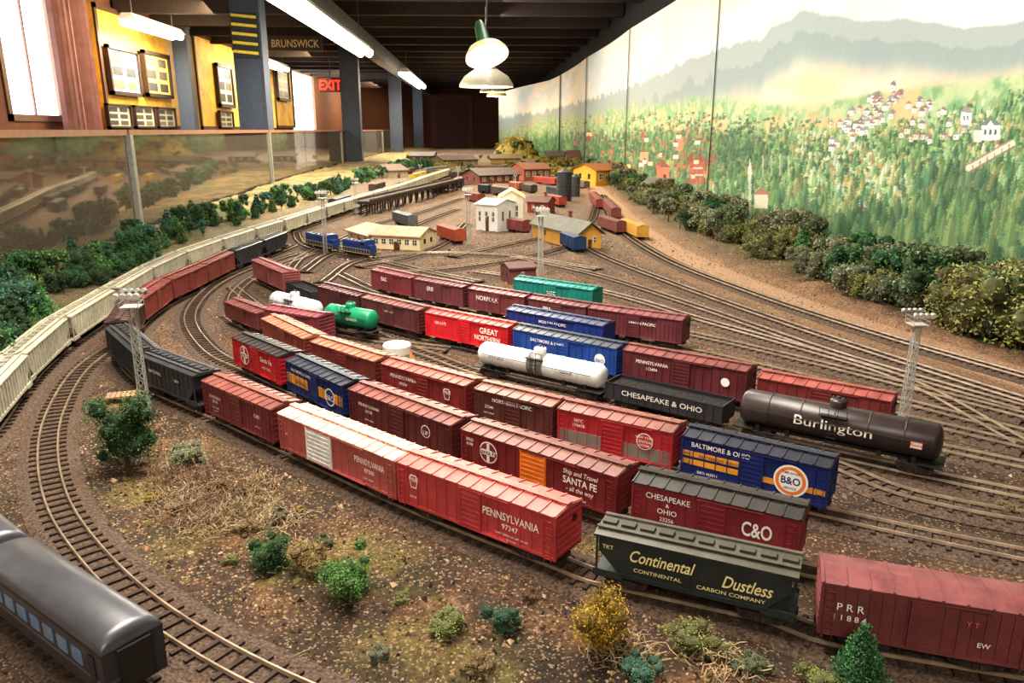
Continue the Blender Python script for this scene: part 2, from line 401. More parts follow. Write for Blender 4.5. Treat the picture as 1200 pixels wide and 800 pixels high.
def track(curve,label='model railroad track with brown wooden ties and steel rails',ballast=True,bc=(96,77,64)):
    NT[0]+=1; dz=NT[0]*.00003
    rt=root('railroad_track',label,'track',(curve[0].x,curve[0].y,0),0,'tracks of the yard'); ox,oy=curve[0]
    C=[c-curve[0] for c in curve]; n=len(C); TRACKPTS.extend(curve[::3])
    T=[(C[min(n-1,i+1)]-C[max(0,i-1)]).normalized() for i in range(n)]; Nn=[Vector((-t.y,t.x)) for t in T]
    rm=mat((172,152,132),.35,.5,var=.25); tm=mat((66,48,38),.85,var=.4,scale=120)
    mb=MB(); rings=[]
    for c,nn in zip(C,Nn):
        rings.append([(*(c+nn*o),z+dz) for o,z in((-.026,.0002),(-.018,.0022),(.018,.0022),(.026,.0002))])
    mb.loft(rings,mat(bc,.95,var=.6,scale=420,bump=.6),cap=False,closed=False); mb.obj('ballast',rt)
    mb=MB(); acc=0
    for i in range(n):
        if i: acc+=(C[i]-C[i-1]).length
        if acc>=.0085 or i==0:
            acc=0; mb.box((C[i].x,C[i].y,.003+dz),(.0032,.031+U(-.001,.001),.0018),tm,math.atan2(T[i].y,T[i].x)+U(-.02,.02))
    mb.obj('tie',rt,kind='stuff')
    for s in(-1,1):
        mb=MB(); rings=[[(*(C[i]+Nn[i]*(s*.0083+o)),z+dz) for o,z in((-.0012,.0038),(-.0006,.0058),(.0006,.0058),(.0012,.0038))] for i in range(n)]
        mb.loft(rings,rm); mb.obj('rail',rt)
def gcurve(px): return cat([P(u,v,.004) for u,v in px])
# Row 1
C1=rowcurve([(352,282),(303,303),(272,316),(240,333),(200,353),(163,382),(146,412),(168,447),(236,480),(323,521),(465,586),(660,662),(678,671),(925,725),(942,740),(1200,785),(1330,808)])
track(C1)
boxcar(pose(C1,(940,739),(1215,788)),(132,66,68),'dull maroon ribbed boxcar with small white reporting marks',ribs=.0062,walk=False,
  dec=[('t','P R R',-.36,.55,.0046,WH,0,1),('t','1 1 8 8 4',-.36,.36,.0036,WH),('t','Y T',.2,.66,.003,(220,110,80)),('t','EW',.26,.3,.003,WH)],doorw=.018)
CY=(244,230,170)
hopper(pose(C1,(677,670),(927,725)),(50,56,56),'grey black covered hopper lettered in cream script',detail=True,hs=.031,roof=(84,80,70),group='freight cars in the yard',rib=.045,
  dec=[('t','Continental',-.15,.56,.0082,CY,.35,.74,.02),('t','Dustless',.27,.46,.0082,CY,.35,.74,.02),('t','CONTINENTAL',-.16,.34,.0026,CY,0,1.2),('t','CARBON COMPANY',.2,.3,.0026,CY,0,1.2),('t','TKT',-.42,.74,.0028,CY)])
boxcar(pose(C1,(465,586),(660,662)),(206,72,74),'red boxcar with white keystone emblem and railroad name',roof=(202,100,92),
  dec=keystone(-.38,.68,.0056,WH,(206,72,74))+[('t','PENNSYLVANIA',.25,.55,.0060,WH,0,.82),('t','97347',.25,.35,.004,WH),('t','CAPY 100000 LD LMT 121200',.26,.2,.0016,WH),('t','BLT 5-57',.26,.1,.0016,WH),('t','XM 50',-.38,.28,.0018,WH)])
boxcar(pose(C1,(325,522),(463,585)),(198,98,94),'salmon roofed red boxcar with white door lettered in white',roof=(240,184,160),door=(240,240,238),doorw=.036,doorx=-.02,
  dec=[('t','PENNSYLVANIA',.31,.6,.0052,WH,0,.72),('t','87300',.31,.4,.0036,WH),('t','CAPY 100000',.3,.22,.0016,WH),('t','XM',-.42,.5,.002,WH)])
boxcar(pose(C1,(238,481),(323,521)),(138,62,62),'oxide red boxcar with many small white data lines',roof=(138,78,70),ribs=.006,
  dec=[('t','SOUTHERN',-.3,.62,.003,WH),('t','33110',-.3,.48,.003,WH),('t','CAPY 100000',-.3,.3,.0016,WH),('t','LD LMT',-.3,.2,.0016,WH),('t','BLT 4-52',.32,.3,.0016,WH),('t','C&EI',.32,.6,.0036,WH)])
hopper(pose(C1,(170,448),(235,479)),(62,62,66),'charcoal covered hopper with white reporting marks',detail=True,group='freight cars in the yard',dec=[('t','NATIONAL',-.2,.6,.004,WH),('t','10014',.2,.6,.003,WH)])
hopper(pose(C1,(146,410),(166,446)),(52,54,56),'black covered hopper on the curve',group='freight cars in the yard')
def train_on(curve,start,lens,fn,z=ZS,gap=.004):
    w=P(start[0],start[1],z).xy; i0=min(range(len(curve)),key=lambda i:(curve[i]-w).length_squared); i=i0
    for k,L in enumerate(lens):
        j=i
        while j<len(curve)-1 and (curve[j]-curve[i]).length<L: j+=1
        if j>=len(curve)-1: break
        a,b=curve[i],curve[j]; d=b-a; c=(a+b)/2; m=min(curve[i:j],key=lambda q:(q-c).length_squared); c=c*.5+m*.5
        fn(k,(c.x,c.y,math.atan2(d.y,d.x),d.length))
        i=j
        while i<len(curve)-1 and (curve[i]-b).length<gap: i+=1
C1r=C1[::-1]
def f(k,ps):
    if k>=4: hopper(ps,(54,54,56),'black covered hopper behind the boxcars',group='freight cars in the yard')
    elif k==0: boxcar(ps,(80,54,52),'dark brown boxcar on the curve',detail=False)
    else: boxcar(ps,[(130,60,50),(138,62,54),(132,58,52)][k%3],'rusty red brown boxcar on the curved track',detail=False)
train_on(C1r,(150,404),[.15,.15,.15,.15,.15,.15],f)
# Row 2
C2=rowcurve([(352,292),(300,308),(255,330),(225,362),(238,400),(271,424),(333,453),(405,490),(537,543),(722,607),(735,611),(940,664),(1200,715),(1350,742)])
track(C2)
boxcar(pose(C2,(735,611),(938,663)),(158,54,62),'dark red boxcar with black roof and white lettering',roof=(60,54,52),
  dec=[('t','CHESAPEAKE',-.27,.74,.0044,WH,0,.9),('t','&',-.27,.6,.003,WH),('t','OHIO',-.27,.43,.004,WH),('t','23256',-.27,.26,.003,WH),('t','CAPY 100000',-.27,.12,.0016,WH),('t','C&O',.27,.42,.0105,WH,0,.65,.03),('t','FOR PROGRESS',.3,.2,.0022,WH)])
boxcar(pose(C2,(537,543),(722,607)),(144,52,54),'dark red boxcar with orange door, white circle cross emblem',roof=(126,76,68),door=(234,138,58),doorw=.026,
  dec=crosslogo(-.3,.62,.0098,(144,52,54))+[('t','SFRD',-.43,.8,.0026,WH),('t','6748',-.43,.68,.0026,WH),('t','Ship and Travel',.3,.76,.004,WH,.2,.9),('t','SANTA FE',.3,.52,.0058,WH,0,.86,.03),('t','- all the way',.3,.34,.004,WH,.2,.9),('t','CAPY 100000',.3,.15,.0016,WH)])
boxcar(pose(C2,(407,491),(533,541)),(116,54,54),'brown boxcar with small white round emblem',roof=(128,70,64),
  dec=[('d',.28,.6,.0062,WH),('d',.28,.6,.0052,dull((116,54,54))),('t','UP',.28,.5,.004,WH),('t','PENNSYLVANIA',-.28,.66,.0032,WH),('t','24108',-.28,.5,.003,WH),('t','CAPY 100000',-.28,.25,.0016,WH)])
boxcar(pose(C2,(334,454),(404,489)),(36,58,130),'navy blue boxcar with orange band and round emblem',roof=(50,54,70),pan=[(-.5,.5,.3,.62,(238,166,58))],
  dec=[('d',.3,.47,.0098,WH),('d',.3,.47,.0082,(36,58,118)),('t','B&O',.3,.36,.006,WH),('t','BALTIMORE & OHIO',-.2,.78,.0034,WH),('t','SENTINEL',-.2,.4,.004,(30,40,90))])
boxcar(pose(C2,(272,425),(332,452)),(214,42,50),'bright red boxcar with black roof and white cross emblem',roof=(62,54,56),
  dec=crosslogo(-.22,.55,.012,(214,42,50))+[('t','Santa Fe',.25,.6,.006,WH,.2),('t','ATSF 13706',.25,.35,.003,WH)])
# Row 3
C3=rowcurve([(372,292),(318,312),(282,335),(275,362),(310,398),(362,429),(447,459),(553,491),(650,517),(795,552),(972,597),(1200,645),(1350,672)])
track(C3)
NB=(34,54,118)
boxcar(pose(C3,(798,553),(970,596)),(34,54,130),'navy blue boxcar with orange stripes and round white emblem',roof=(48,50,64),pan=[(-.5,.5,.28,.42,(238,166,58)),(-.5,.08,.5,.64,(238,166,58))],
  dec=[('t','BALTIMORE & OHIO',-.22,.79,.0042,WH,0,.92),('t','FAST FREIGHT SERVICE',-.22,.53,.0024,(40,44,90)),('t','B&O 465011',-.3,.1,.0024,WH),('d',.27,.5,.0135,WH),('d',.27,.5,.0118,(236,136,60)),('d',.27,.5,.0092,WH),('t','B&O',.27,.42,.006,NB,0,.9,.03),('t','TIME-SAVER',.27,.68,.0019,NB),('t','SERVICE',.27,.29,.0019,NB)])
boxcar(pose(C3,(650,517),(790,551)),(204,52,60),'red and grey boxcar with oval system emblem',roof=(140,88,78),pan=[(-.5,.5,.0,.45,(136,130,126))],doorw=.022,
  dec=[('d',.28,.62,.0078,WH),('d',.28,.62,.007,dull((204,52,60))),('t','NEW YORK',.28,.7,.0022,WH),('t','CENTRAL',.28,.58,.0024,WH),('t','SYSTEM',.28,.48,.002,WH),('t','NYC',-.3,.76,.0032,WH),('t','174478',-.3,.62,.003,WH)])
boxcar(pose(C3,(553,491),(648,516)),(116,62,58),'brown boxcar with white railroad name along the top',roof=(138,88,76),dec=[('t','NORTHERN PACIFIC',-.0,.76,.0036,WH),('t','27540',-.3,.52,.003,WH),('t','CAPY 100000',-.3,.35,.0016,WH)])
boxcar(pose(C3,(447,459),(551,490)),(160,56,58),'red boxcar with white keystone emblem',roof=(168,92,80),dec=keystone(.3,.6,.0062,WH,(160,56,58))+[('t','PENNSYLVANIA',-.22,.68,.004,WH),('t','47024',-.22,.48,.0034,WH)])
boxcar(pose(C3,(366,431),(444,458)),(142,66,60),'weathered red brown boxcar with orange tinted roof',roof=(174,106,84),detail=False)
boxcar(pose(C3,(312,400),(360,428)),(150,76,62),'weathered orange brown flat roofed boxcar',roof=(182,116,90),detail=False)
# Row 4
C4=rowcurve([(345,340),(400,368),(440,390),(500,412),(558,432),(710,466),(855,500),(1097,552),(1200,573),(1350,600)])
track(C4)
tankcar(pose(C4,(852,499),(1097,552)),(60,50,50),'long black tank car lettered in white',dome=True,r=.0168,dec=[('t','Burlington',0,.42,.009,(240,232,222),0,1.3,.01),('r',.38,.5,.010,.007,(200,60,50)),('r',.38,.5,.009,.006,(236,228,218)),('t','Route',.38,.46,.0028,(200,60,50))])
gondola(pose(C4,(707,466),(850,499)),(54,54,60),'black open gondola car with white lettering',dec=[('t','CHESAPEAKE & OHIO',0,.42,.0056,(230,226,220),0,1.2)],load=(44,40,38))
tankcar(pose(C4,(552,430),(706,465)),(236,236,234),'white tank car with grey walkway in the middle',r=.0140,dec=[('t','GATX 34210',-.3,.48,.003,(60,60,60)),('t','PROPANE',.25,.48,.0024,(60,60,60))],band=[(-.06,.06,(130,128,126))])
# Row 5
C5=rowcurve([(290,320),(335,342),(370,357),(425,373),(497,392),(600,414),(728,442),(875,472),(1040,505),(1200,538),(1350,566)])
track(C5)
boxcar(pose(C5,(883,474),(1040,505)),(142,56,56),'long red brown boxcar with a worn smooth roof',roof=(154,80,72),hs=.030)
boxcar(pose(C5,(727,442),(877,472)),(116,50,58),'maroon boxcar with white lettering',roof=(126,70,68),dec=[('t','PENNSYLVANIA',-.25,.66,.004,WH),('t','112404',-.25,.46,.0034,WH),('d',.35,.55,.005,WH)],hs=.034)
boxcar(pose(C5,(600,414),(725,441)),(38,84,176),'blue boxcar with white emblem and silver roof edge',roof=(66,72,88),dec=[('t','BALTIMORE & OHIO',-.15,.7,.004,WH),('t','466024',-.2,.46,.0034,WH),('d',.36,.5,.0075,WH),('t','B&O',.36,.4,.0042,(34,78,164))])
boxcar(pose(C5,(497,392),(598,413)),(240,38,52),'bright red boxcar lettered in white',roof=(212,70,66),dec=[('t','GREAT',.29,.6,.0076,WH,0,.95,.03),('t','NORTHERN',.27,.3,.0068,WH,0,.85,.03),('t','GN 3172',-.3,.62,.004,WH)])
boxcar(pose(C5,(425,373),(495,391)),(116,62,66),'brown boxcar with pale data lettering',roof=(132,80,76),dec=[('t','NYC 174',0,.6,.004,WH)])
boxcar(pose(C5,(372,358),(423,372)),(98,48,54),'dark maroon boxcar behind the tank cars',detail=False)
gondola(pose(C5,(334,342),(370,356)),(44,48,52),'black open hopper with coal load',load=(20,20,20),detail=False)
boxcar(pose(C5,(298,324),(332,341)),(152,82,82),'faded red boxcar at the end of the track',detail=False)
C5b=rowcurve([(268,330),(295,352),(325,368),(372,380),(436,392),(520,402)],hw=.013)
track(C5b)
tankcar(pose(C5b,(316,364),(371,380)),(206,210,214),'silver tank car with dome',detail=False,r=.0145)
tankcar(pose(C5b,(373,381),(437,392)),(32,142,102),'green tank car with white lettering',detail=False,r=.0145,dec=[('t','QUAKER',.15,.45,.004,WH)])
C4b=rowcurve([(262,362),(272,374),(308,388),(370,399),(450,425),(520,446)])
track(C4b)
boxcar(pose(C4b,(309,388),(371,400)),(150,72,80),'rose red boxcar with white lettering',dec=[('t','PRR',-.2,.55,.005,WH)],detail=False)
boxcar(pose(C4b,(268,370),(306,387)),(126,64,60),'brown boxcar with low roof',detail=False,hs=.024)
# Row 6
C6=rowcurve([(390,315),(435,336),(487,349),(547,361),(618,374),(700,389),(800,404),(960,440),(1200,500)])
track(C6)
boxcar(pose(C6,(692,386),(800,404)),(116,52,62),'long maroon boxcar with ribbed sides',ribs=.006,roof=(134,78,78),dec=[('t','UNION PACIFIC',.1,.6,.004,WH)])
for (a,b,c,t) in (((618,374),(690,386),(120,64,68),'PRR'),((547,361),(616,373),(130,62,68),'NORFOLK'),((487,349),(545,360),(122,62,68),'ERIE'),((435,336),(485,348),(138,58,66),'B&O')):
    boxcar(pose(C6,a,b),c,'brown red boxcar in a line of similar cars',detail=False,dec=[('t',t,-.15,.55,.007,WH)])
C6b=rowcurve([(500,360),(592,388),(708,411),(850,440),(1000,470),(1200,515)])
track(C6b)
boxcar(pose(C6b,(592,388),(708,411)),(36,64,146),'dark blue boxcar with pale roof walk',roof=(72,80,112),dec=[('t','MISSOURI PACIFIC',0,.7,.004,WH)],detail=False)
C7=rowcurve([(470,320),(540,336),(600,349),(694,364),(800,384),(950,418),(1200,480)])
track(C7)
boxcar(pose(C7,(600,349),(692,364)),(26,134,126),'teal green boxcar behind brown cars',roof=(44,142,134),detail=False,dec=[('t','NYC',0,.5,.006,WH)])
# Beige hopper train on outer curve
C0=rowcurve([(-160,720),(-90,610),(-30,530),(4,492),(34,450),(72,412),(123,375),(150,357),(185,334),(230,311),(285,290),(330,274),(380,256),(430,239),(470,226),(500,214),(530,203)])
track(C0)
train_on(C0,(-25,522),[.185]*26,lambda k,ps: hopper(ps,[(178,173,156),(170,165,148),(184,177,156)][k%3],'beige grey covered hopper in a long train',detail=False))
# Passenger train
CP=rowcurve([(-342,426),(-212,496),(-126,572),(-45,662),(47,749),(130,821),(240,894),(400,975),(640,1090)],hw=HW)
track(CP,'curved track beside the edge of the layout')
train_on(CP,(-168,535),[.166,.143,.15],lambda k,ps: passenger(ps,'dark grey streamlined passenger car with windows coloured with blue reflections'),gap=.002)
for px in ([(150,395),(98,430),(66,480),(56,530),(68,590),(108,650),(168,708),(250,762),(340,808),(440,850)],
           [(705,228),(722,262),(775,300),(880,342),(1020,388),(1200,440),(1350,480)],
           [(655,268),(700,296),(790,332),(920,378),(1060,424),(1200,468),(1350,510)],
           [(600,300),(700,322),(820,360),(960,408),(1100,450),(1200,478)],
           [(560,318),(700,340),(820,374),(930,405),(1060,445),(1200,520)],
           [(380,330),(420,305),(500,296),(600,300),(700,315)],
           [(330,330),(355,300),(400,280),(440,262),(500,246),(540,232)],
           [(355,318),(385,298),(430,285),(470,270),(505,256),(535,245)],
           [(420,250),(480,228),(560,214),(650,206),(700,212)],
           [(530,300),(600,285),(650,275),(690,262),(700,240)],
           [(1350,620),(1200,606),(1050,575),(980,545),(860,510),(700,480),(600,455)],
           [(420,312),(480,300),(520,285),(545,262)],
           [(460,320),(540,312),(620,300),(660,290)]):
    track(gcurve(px))
CL=gcurve([(345,268),(360,288),(440,304),(500,318),(560,330)]); track(CL)
loco(pose(CL,(362,288),(398,296),.006),'dark blue diesel locomotive with yellow striping')
loco(pose(CL,(400,297),(436,304),.006),'dark blue diesel switcher locomotive')
def mini(A,B,c,label,h=.04,name='freight_car'):
    a=P(*A);b=P(*B);d=b-a;L=d.length;n=Vector((-d.y,d.x,0)).normalized()
    if n.dot(a)<0: n=-n
    ctr=(a+b)/2+n*.017; mb=MB(); cm=mat(c,.6)
    mb.bb(-L/2,L/2,-.0165,.0165,.010,h,cm); mb.prism([(-.017,h),(0,h+.004),(.017,h)],-L/2,L/2,mat(tuple(int(q*.85) for q in c)))
    mb.box((0,-.0168,(h+.01)/2+.002),(.018,.001,h*.65),cm); mb.box((0,.0168,(h+.01)/2+.002),(.018,.001,h*.65),cm)
    for i in range(9):
        for s in(-1,1): mb.box((-L/2+L*i/8,s*.0167,(h+.01)/2),(.001,.0008,h-.01),cm)
    for s in(-1,1):
        mb.box((s*L*.33,0,.007),(.024,.024,.006),mat(BLK))
        for q in(-.009,.009):
            for yy in(-.0083,.0083): mb.cyl((s*L*.33+q,yy-.001,.0053),(s*L*.33+q,yy+.001,.0053),.0053,mat(BLK),10)
    mb.obj(name,label=label,cat='train car',loc=(ctr.x,ctr.y,0),rz=math.atan2(d.y,d.x),group='distant freight cars')
for A,B,c,l in [((512,280),(533,287),(166,80,54),'orange brown boxcar near the white mill'),((460,262),(478,268),(96,100,104),'small grey boxcar near the shed'),
  ((594,272),(612,275),(128,66,62),'brown boxcar beside the white mill'),((700,268),(722,276),(116,66,60),'brown boxcar by the station'),
  ((726,272),(746,282),(200,154,64),'yellow caboose like car on the siding'),((705,245),(716,258),(120,62,54),'brown boxcar behind the station'),
  ((645,278),(656,285),(216,134,54),'orange engine beside the station'),((656,290),(672,297),(34,56,94),'blue car beside the station'),
  ((436,238),(452,232),(40,42,46),'black hopper on the raised approach'),((454,231),(470,225),(60,50,46),'dark brown hopper on the approach'),((472,224),(486,219),(40,42,46),'black hopper on the raised approach'),
  ((625,215),(650,218),(150,60,50),'red boxcar near the sheds'),((600,203),(622,205),(130,70,60),'brown boxcar in the distance'),((640,203),(662,205),(180,126,64),'tan boxcar in the distance'),
  ((560,200),(590,201),(90,60,54),'dark brown boxcar in the distance'),((500,204),(525,201),(110,110,112),'grey boxcar in the distance'),((665,218),(684,222),(96,90,80),'dark grey boxcar in the distance'),
  ((395,246),(412,240),(70,70,74),'dark grey hopper near the train'),((868,266),(884,268),(40,120,180),'small blue truck like car in the bushes'),
  ((486,212),(500,208),(176,150,60),'small yellow maintenance car'),((575,228),(596,231),(70,64,60),'dark flat car near the roundhouse'),
  ((545,236),(560,239),(120,60,50),'brown boxcar near the roundhouse'),((640,228),(652,231),(60,60,64),'dark hopper beside the storage tanks'),((510,228),(524,224),(86,60,52),'brown boxcar under the trestle end'),
  ((690,236),(698,246),(130,60,50),'red brown boxcar behind the station'),((575,243),(590,245),(150,110,60),'tan boxcar near the mill'),
  ((530,209),(548,208),(60,56,56),'black boxcar in the distance'),((470,206),(486,203),(90,60,50),'dark brown boxcar in the distance'),((648,196),(664,197),(60,80,110),'blue grey boxcar in the distance'),
  ((604,196),(622,197),(150,120,70),'tan boxcar in the distance'),((535,191),(556,190),(130,60,50),'red brown boxcar in the distance'),((500,194),(518,193),(60,60,60),'black boxcar in the distance'),
  ((612,225),(622,227),(60,56,52),'dark brown hopper near the roundhouse'),((530,222),(544,220),(60,66,70),'dark grey tank like car near the trestle'),((596,222),(608,224),(140,70,50),'rust red boxcar near the roundhouse'),
  ((560,226),(572,227),(40,44,50),'black steam tender near the roundhouse'),((642,240),(655,243),(150,66,50),'red boxcar beside the brick shop'),((628,262),(640,265),(96,60,50),'brown boxcar near the station'),
  ((440,226),(452,222),(70,60,56),'dark hopper behind the raised approach'),((683,209),(696,210),(60,60,64),'dark boxcar near the yellow depot')]:
    mini(A,B,c,l)
# ---------- towers ----------
def tower(base,topv,label,nl=4):
    b=P(*base); Y=b.y; h=PY(base[0],topv,Y).z
    rt=root('light_tower',label,'light tower',b,U(-.2,.2),'yard floodlight towers'); m=mat((180,180,174),.4,.2); w0=h*.030; w1=h*.022; r=max(.0004,h*.0040)
    mb=MB(); n=11
    def cor(k,i): 
        t=k/n; w=w0+(w1-w0)*t; s=[(-1,-1),(1,-1),(1,1),(-1,1)][i%4]; return (s[0]*w,s[1]*w,t*h*.86)
    for i in range(4):
        mb.cyl(cor(0,i),cor(n,i),r,m,5)
        for k in range(n):
            mb.cyl(cor(k,i),cor(k+1,i+1),r*.55,m,4); mb.cyl(cor(k+1,i),cor(k,i+1),r*.55,m,4); mb.cyl(cor(k+1,i),cor(k+1,i+1),r*.55,m,4)
    mb.obj('mast',rt)
    mb=MB(); pw=h*.065; zt=h*.86; mb.box((0,0,zt),(pw*2,pw*2,h*.008),m)
    for i in range(4):
        s=[(-1,-1),(1,-1),(1,1),(-1,1)]; a=s[i]; c=s[(i+1)%4]
        mb.cyl((a[0]*pw,a[1]*pw,zt),(a[0]*pw,a[1]*pw,zt+h*.07),r*.6,m,4)
        for q in(.035,.07): mb.cyl((a[0]*pw,a[1]*pw,zt+h*q),(c[0]*pw,c[1]*pw,zt+h*q),r*.5,m,4)
    mb.obj('platform',rt)
    for i in range(nl):
        x=(-1+2*i/(nl-1))*pw*1.05; 
        for y in(-pw,pw):
            mb=MB(); z=zt+h*.10; hr=h*.024
            s=1 if y>0 else -1
            mb.cyl((x,y,zt+h*.05),(x,y,z),r*.6,m,4)
            mb.cyl((x,y,z),(x,y+s*hr*1.3,z-hr*.5),hr*.6,mat((150,150,146),.4,.4),10,r1=hr*1.05); mb.cyl((x,y+s*hr*1.3,z-hr*.5),(x,y+s*hr*1.45,z-hr*.55),hr,mat((240,238,230),.2),10)
            mb.obj('floodlight',rt)
for b,t,l in [((172,492),336,'silver lattice tower topped with floodlights by the bush'),((1058,497),360,'silver lattice tower with floodlights between tracks'),
   ((633,332),240,'silver lattice tower with floodlights by a hut'),((549,288),218,'grey lattice tower with floodlights by the mill'),
   ((382,298),221,'grey lattice tower beside the locomotives'),((418,258),207,'grey lattice tower beside the long train')]:
    tower(b,t,l)
tower((604,224),204,'small distant lattice tower',2); tower((493,216),192,'small distant lattice tower',2); tower((537,218),194,'small distant lattice tower',2)
# ---------- buildings ----------
def building(A,B,depth,h,rh,wall,roof,label,ridge='x',doors=1,wins=4,name='building',chim=False,wincol=(60,62,66)):
    a=P(*A);b=P(*B);d=(b-a);W=d.length; rz=math.atan2(d.y,d.x); rt=root(name,label,'building',a,rz,None)
    wm=mat(wall,.7,var=.08,scale=30); mb=MB()
    if ridge=='x':
        mb.prism([(0,0),(depth,0),(depth,h),(depth/2,h+rh),(0,h)],0,W,wm)
        mb.obj('walls',rt); mb=MB(); e=W*.04; rm=mat(roof,.7,scale=40)
        t=.003; o=depth*.08
        for s in(0,1):
            y0,y1=(-o,depth/2) if s==0 else(depth+o,depth/2); z0=h-rh*.16
            mb.prism([(y0,z0+.001),(y1,h+rh+.001),(y1,h+rh+t+.001),(y0,z0+t+.001)],-e,W+e,rm)
        mb.obj('roof',rt)
    else:
        mb.prismy([(0,0),(W,0),(W,h),(W/2,h+rh),(0,h)],0,depth,wm); mb.obj('walls',rt); mb=MB(); rm=mat(roof,.7,scale=40); o=W*.1; t=.003
        for s in(0,1):
            x0=-o if s==0 else W+o; z0=h-rh*.2
            mb.prismy([(x0,z0+.001),(W/2,h+rh+.001),(W/2,h+rh+t+.001),(x0,z0+t+.001)],-depth*.05,depth*1.05,rm)
        mb.obj('roof',rt)
    wd=min(W*.09,h*.3)
    for i in range(wins):
        x=W*(i+.6)/(wins+.2); mb=MB(); mb.box((x,-.0006,h*.58),(wd*1.3,.0012,h*.42),mat((225,222,210))); mb.box((x,-.0012,h*.58),(wd,.0012,h*.34),mat(wincol,.2)); mb.box((x,-.0019,h*.58),(wd*.1,.0006,h*.34),mat((225,222,210)));mb.box((x,-.0019,h*.58),(wd,.0006,h*.03),mat((225,222,210))); mb.obj('window',rt)
    for s in(0,1):
        for i in range(2):
            mb=MB(); x=0 if s==0 else W; y=depth*(.3+.4*i); mb.box((x,y,h*.58),(.002,wd,h*.34),mat(wincol,.2)); mb.obj('window',rt)
    for i in range(doors):
        mb=MB(); x=W*(i+.5)/doors+W*.03; mb.box((x,-.001,h*.3),(wd*1.5,.002,h*.6),mat((90,60,46))); mb.box((x+wd*.4,-.0022,h*.28),(wd*.12,.001,h*.04),mat((180,160,90))); mb.obj('door',rt)
    if chim:
        mb=MB(); mb.box((W*.7,depth*.5,h+rh+.006),(.008,.008,.02),mat((130,70,55))); mb.box((W*.7,depth*.5,h+rh+.017),(.010,.010,.003),mat((110,60,50))); mb.obj('chimney',rt)
    return rt
building((436,291),(492,294),.10,.036,.016,(240,222,180),(196,158,132),'cream engine shed with pinkish tan gabled roof',wins=6,doors=1)
building((408,282),(434,290),.12,.03,.014,(238,216,176),(190,156,134),'low cream shed wing with tan roof',wins=3,doors=1)
building((558,271),(583,273),.10,.082,.012,(236,236,232),(206,202,196),'tall white mill building with grey roof',wins=3,doors=1)
building((586,268),(613,268),.14,.095,.02,(234,226,208),(212,176,134),'tall cream mill wing with tan gabled roof',ridge='y',wins=2,doors=1)
building((676,293),(704,291),.26,.042,.026,(214,162,74),(100,98,90),'yellow station with grey gabled roof',ridge='y',wins=2,doors=1,chim=True)
building((618,251),(642,252),.08,.045,.016,(140,58,50),(96,68,60),'small red brick shop with dark roof',wins=2,chim=True)
building((562,217),(608,215),.2,.055,.03,(110,62,54),(74,66,64),'brown roundhouse shed with grey roof',wins=5,doors=2)
building((614,212),(645,211),.2,.07,.03,(144,82,60),(110,72,56),'brick warehouse with brown roof',wins=4)
building((698,218),(738,216),.2,.085,.03,(214,160,54),(150,94,46),'yellow depot building with brown roof',wins=4,chim=True)
building((750,233),(776,235),.12,.06,.03,(196,168,96),(110,106,98),'tan house with grey roof',wins=3,chim=True)
building((781,233),(802,231),.1,.05,.03,(224,180,62),(120,112,100),'small yellow house with grey roof',wins=2)
building((597,333),(628,331),.06,.03,.006,(116,70,66),(106,76,70),'small brown trackside hut',wins=1,doors=1,name='hut')
building((455,209),(478,208),.2,.05,.03,(160,150,130),(110,90,80),'distant grey house with brown roof',wins=3)
building((520,196),(560,195),.3,.06,.03,(140,120,90),(90,70,60),'distant tan warehouse with brown roof',wins=4)
building((665,196),(690,196),.3,.08,.05,(160,70,58),(110,80,70),'distant red building with dark roof',wins=3)
building((575,192),(610,192),.3,.05,.03,(180,140,66),(110,90,64),'distant yellow warehouse with brown roof',wins=4)
building((640,190),(662,190),.3,.06,.04,(120,120,116),(90,84,80),'distant small grey shed',wins=3)
building((842,256),(862,256),.05,.03,.02,(180,50,44),(110,100,96),'small red cottage among bushes',wins=2)
building((480,190),(508,190),.3,.06,.03,(110,90,76),(84,66,58),'distant dark brown freight house',wins=3)
for (u,v,r,h,c) in ((661,236,.032,.125,(52,54,58)),(674,230,.022,.09,(64,64,66))):
    p=P(u,v); mb=MB(); mb.cyl((0,0,0),(0,0,h),r,mat(c,.5),24); 
    for k in range(6): mb.lathe([(r,-.001),(r+.0015,0),(r,.001)],(0,0,h*(k+.5)/6),mat(c,.5),24)
    mb.cyl((0,0,h),(0,0,h+.014),r*1.05,mat((70,66,64)),24,r1=.004); mb.obj('storage_tank',label='dark steel cylindrical storage tank with conical lid',cat='storage tank',loc=p,smooth=False)
p=P(466,428); rt=root('water_tank','short white tank on tan timber legs','water tank',p,-.5)
mb=MB(); mb.lathe([(.001,0),(.017,0),(.0185,.004),(.0185,.014),(.017,.016),(.001,.018)],(0,0,.014),mat((240,236,224),.4),24); mb.obj('tank',rt,smooth=False)
for a in range(4):
    mb=MB(); t=a*math.pi/2+.4; mb.cyl((.015*math.cos(t),.015*math.sin(t),0),(.011*math.cos(t),.011*math.sin(t),.015),.0012,mat((190,130,80)),6); mb.obj('leg',rt)
mb=MB(); mb.cyl((.018,0,.02),(.034,-.006,0),.001,mat((190,120,70)),6); mb.cyl((.018,.004,.02),(.034,-.002,0),.001,mat((190,120,70)),6)
for k in range(5): mb.cyl((.018+.0032*k,-.0012*k,.02-.004*k),(.018+.0032*k,.004-.0012*k,.02-.004*k),.0007,mat((190,120,70)),5)
mb.obj('ladder',rt)
p=P(146,470); rt=root('loading_platform','small tan plank platform on short posts','platform',p,.3)
mb=MB()
for k in range(7): mb.bb(-.018+k*.0052,-.0135+k*.0052,-.010,.010,.007,.009,mat((166,134,104),.8,var=.25))
mb.obj('deck',rt)
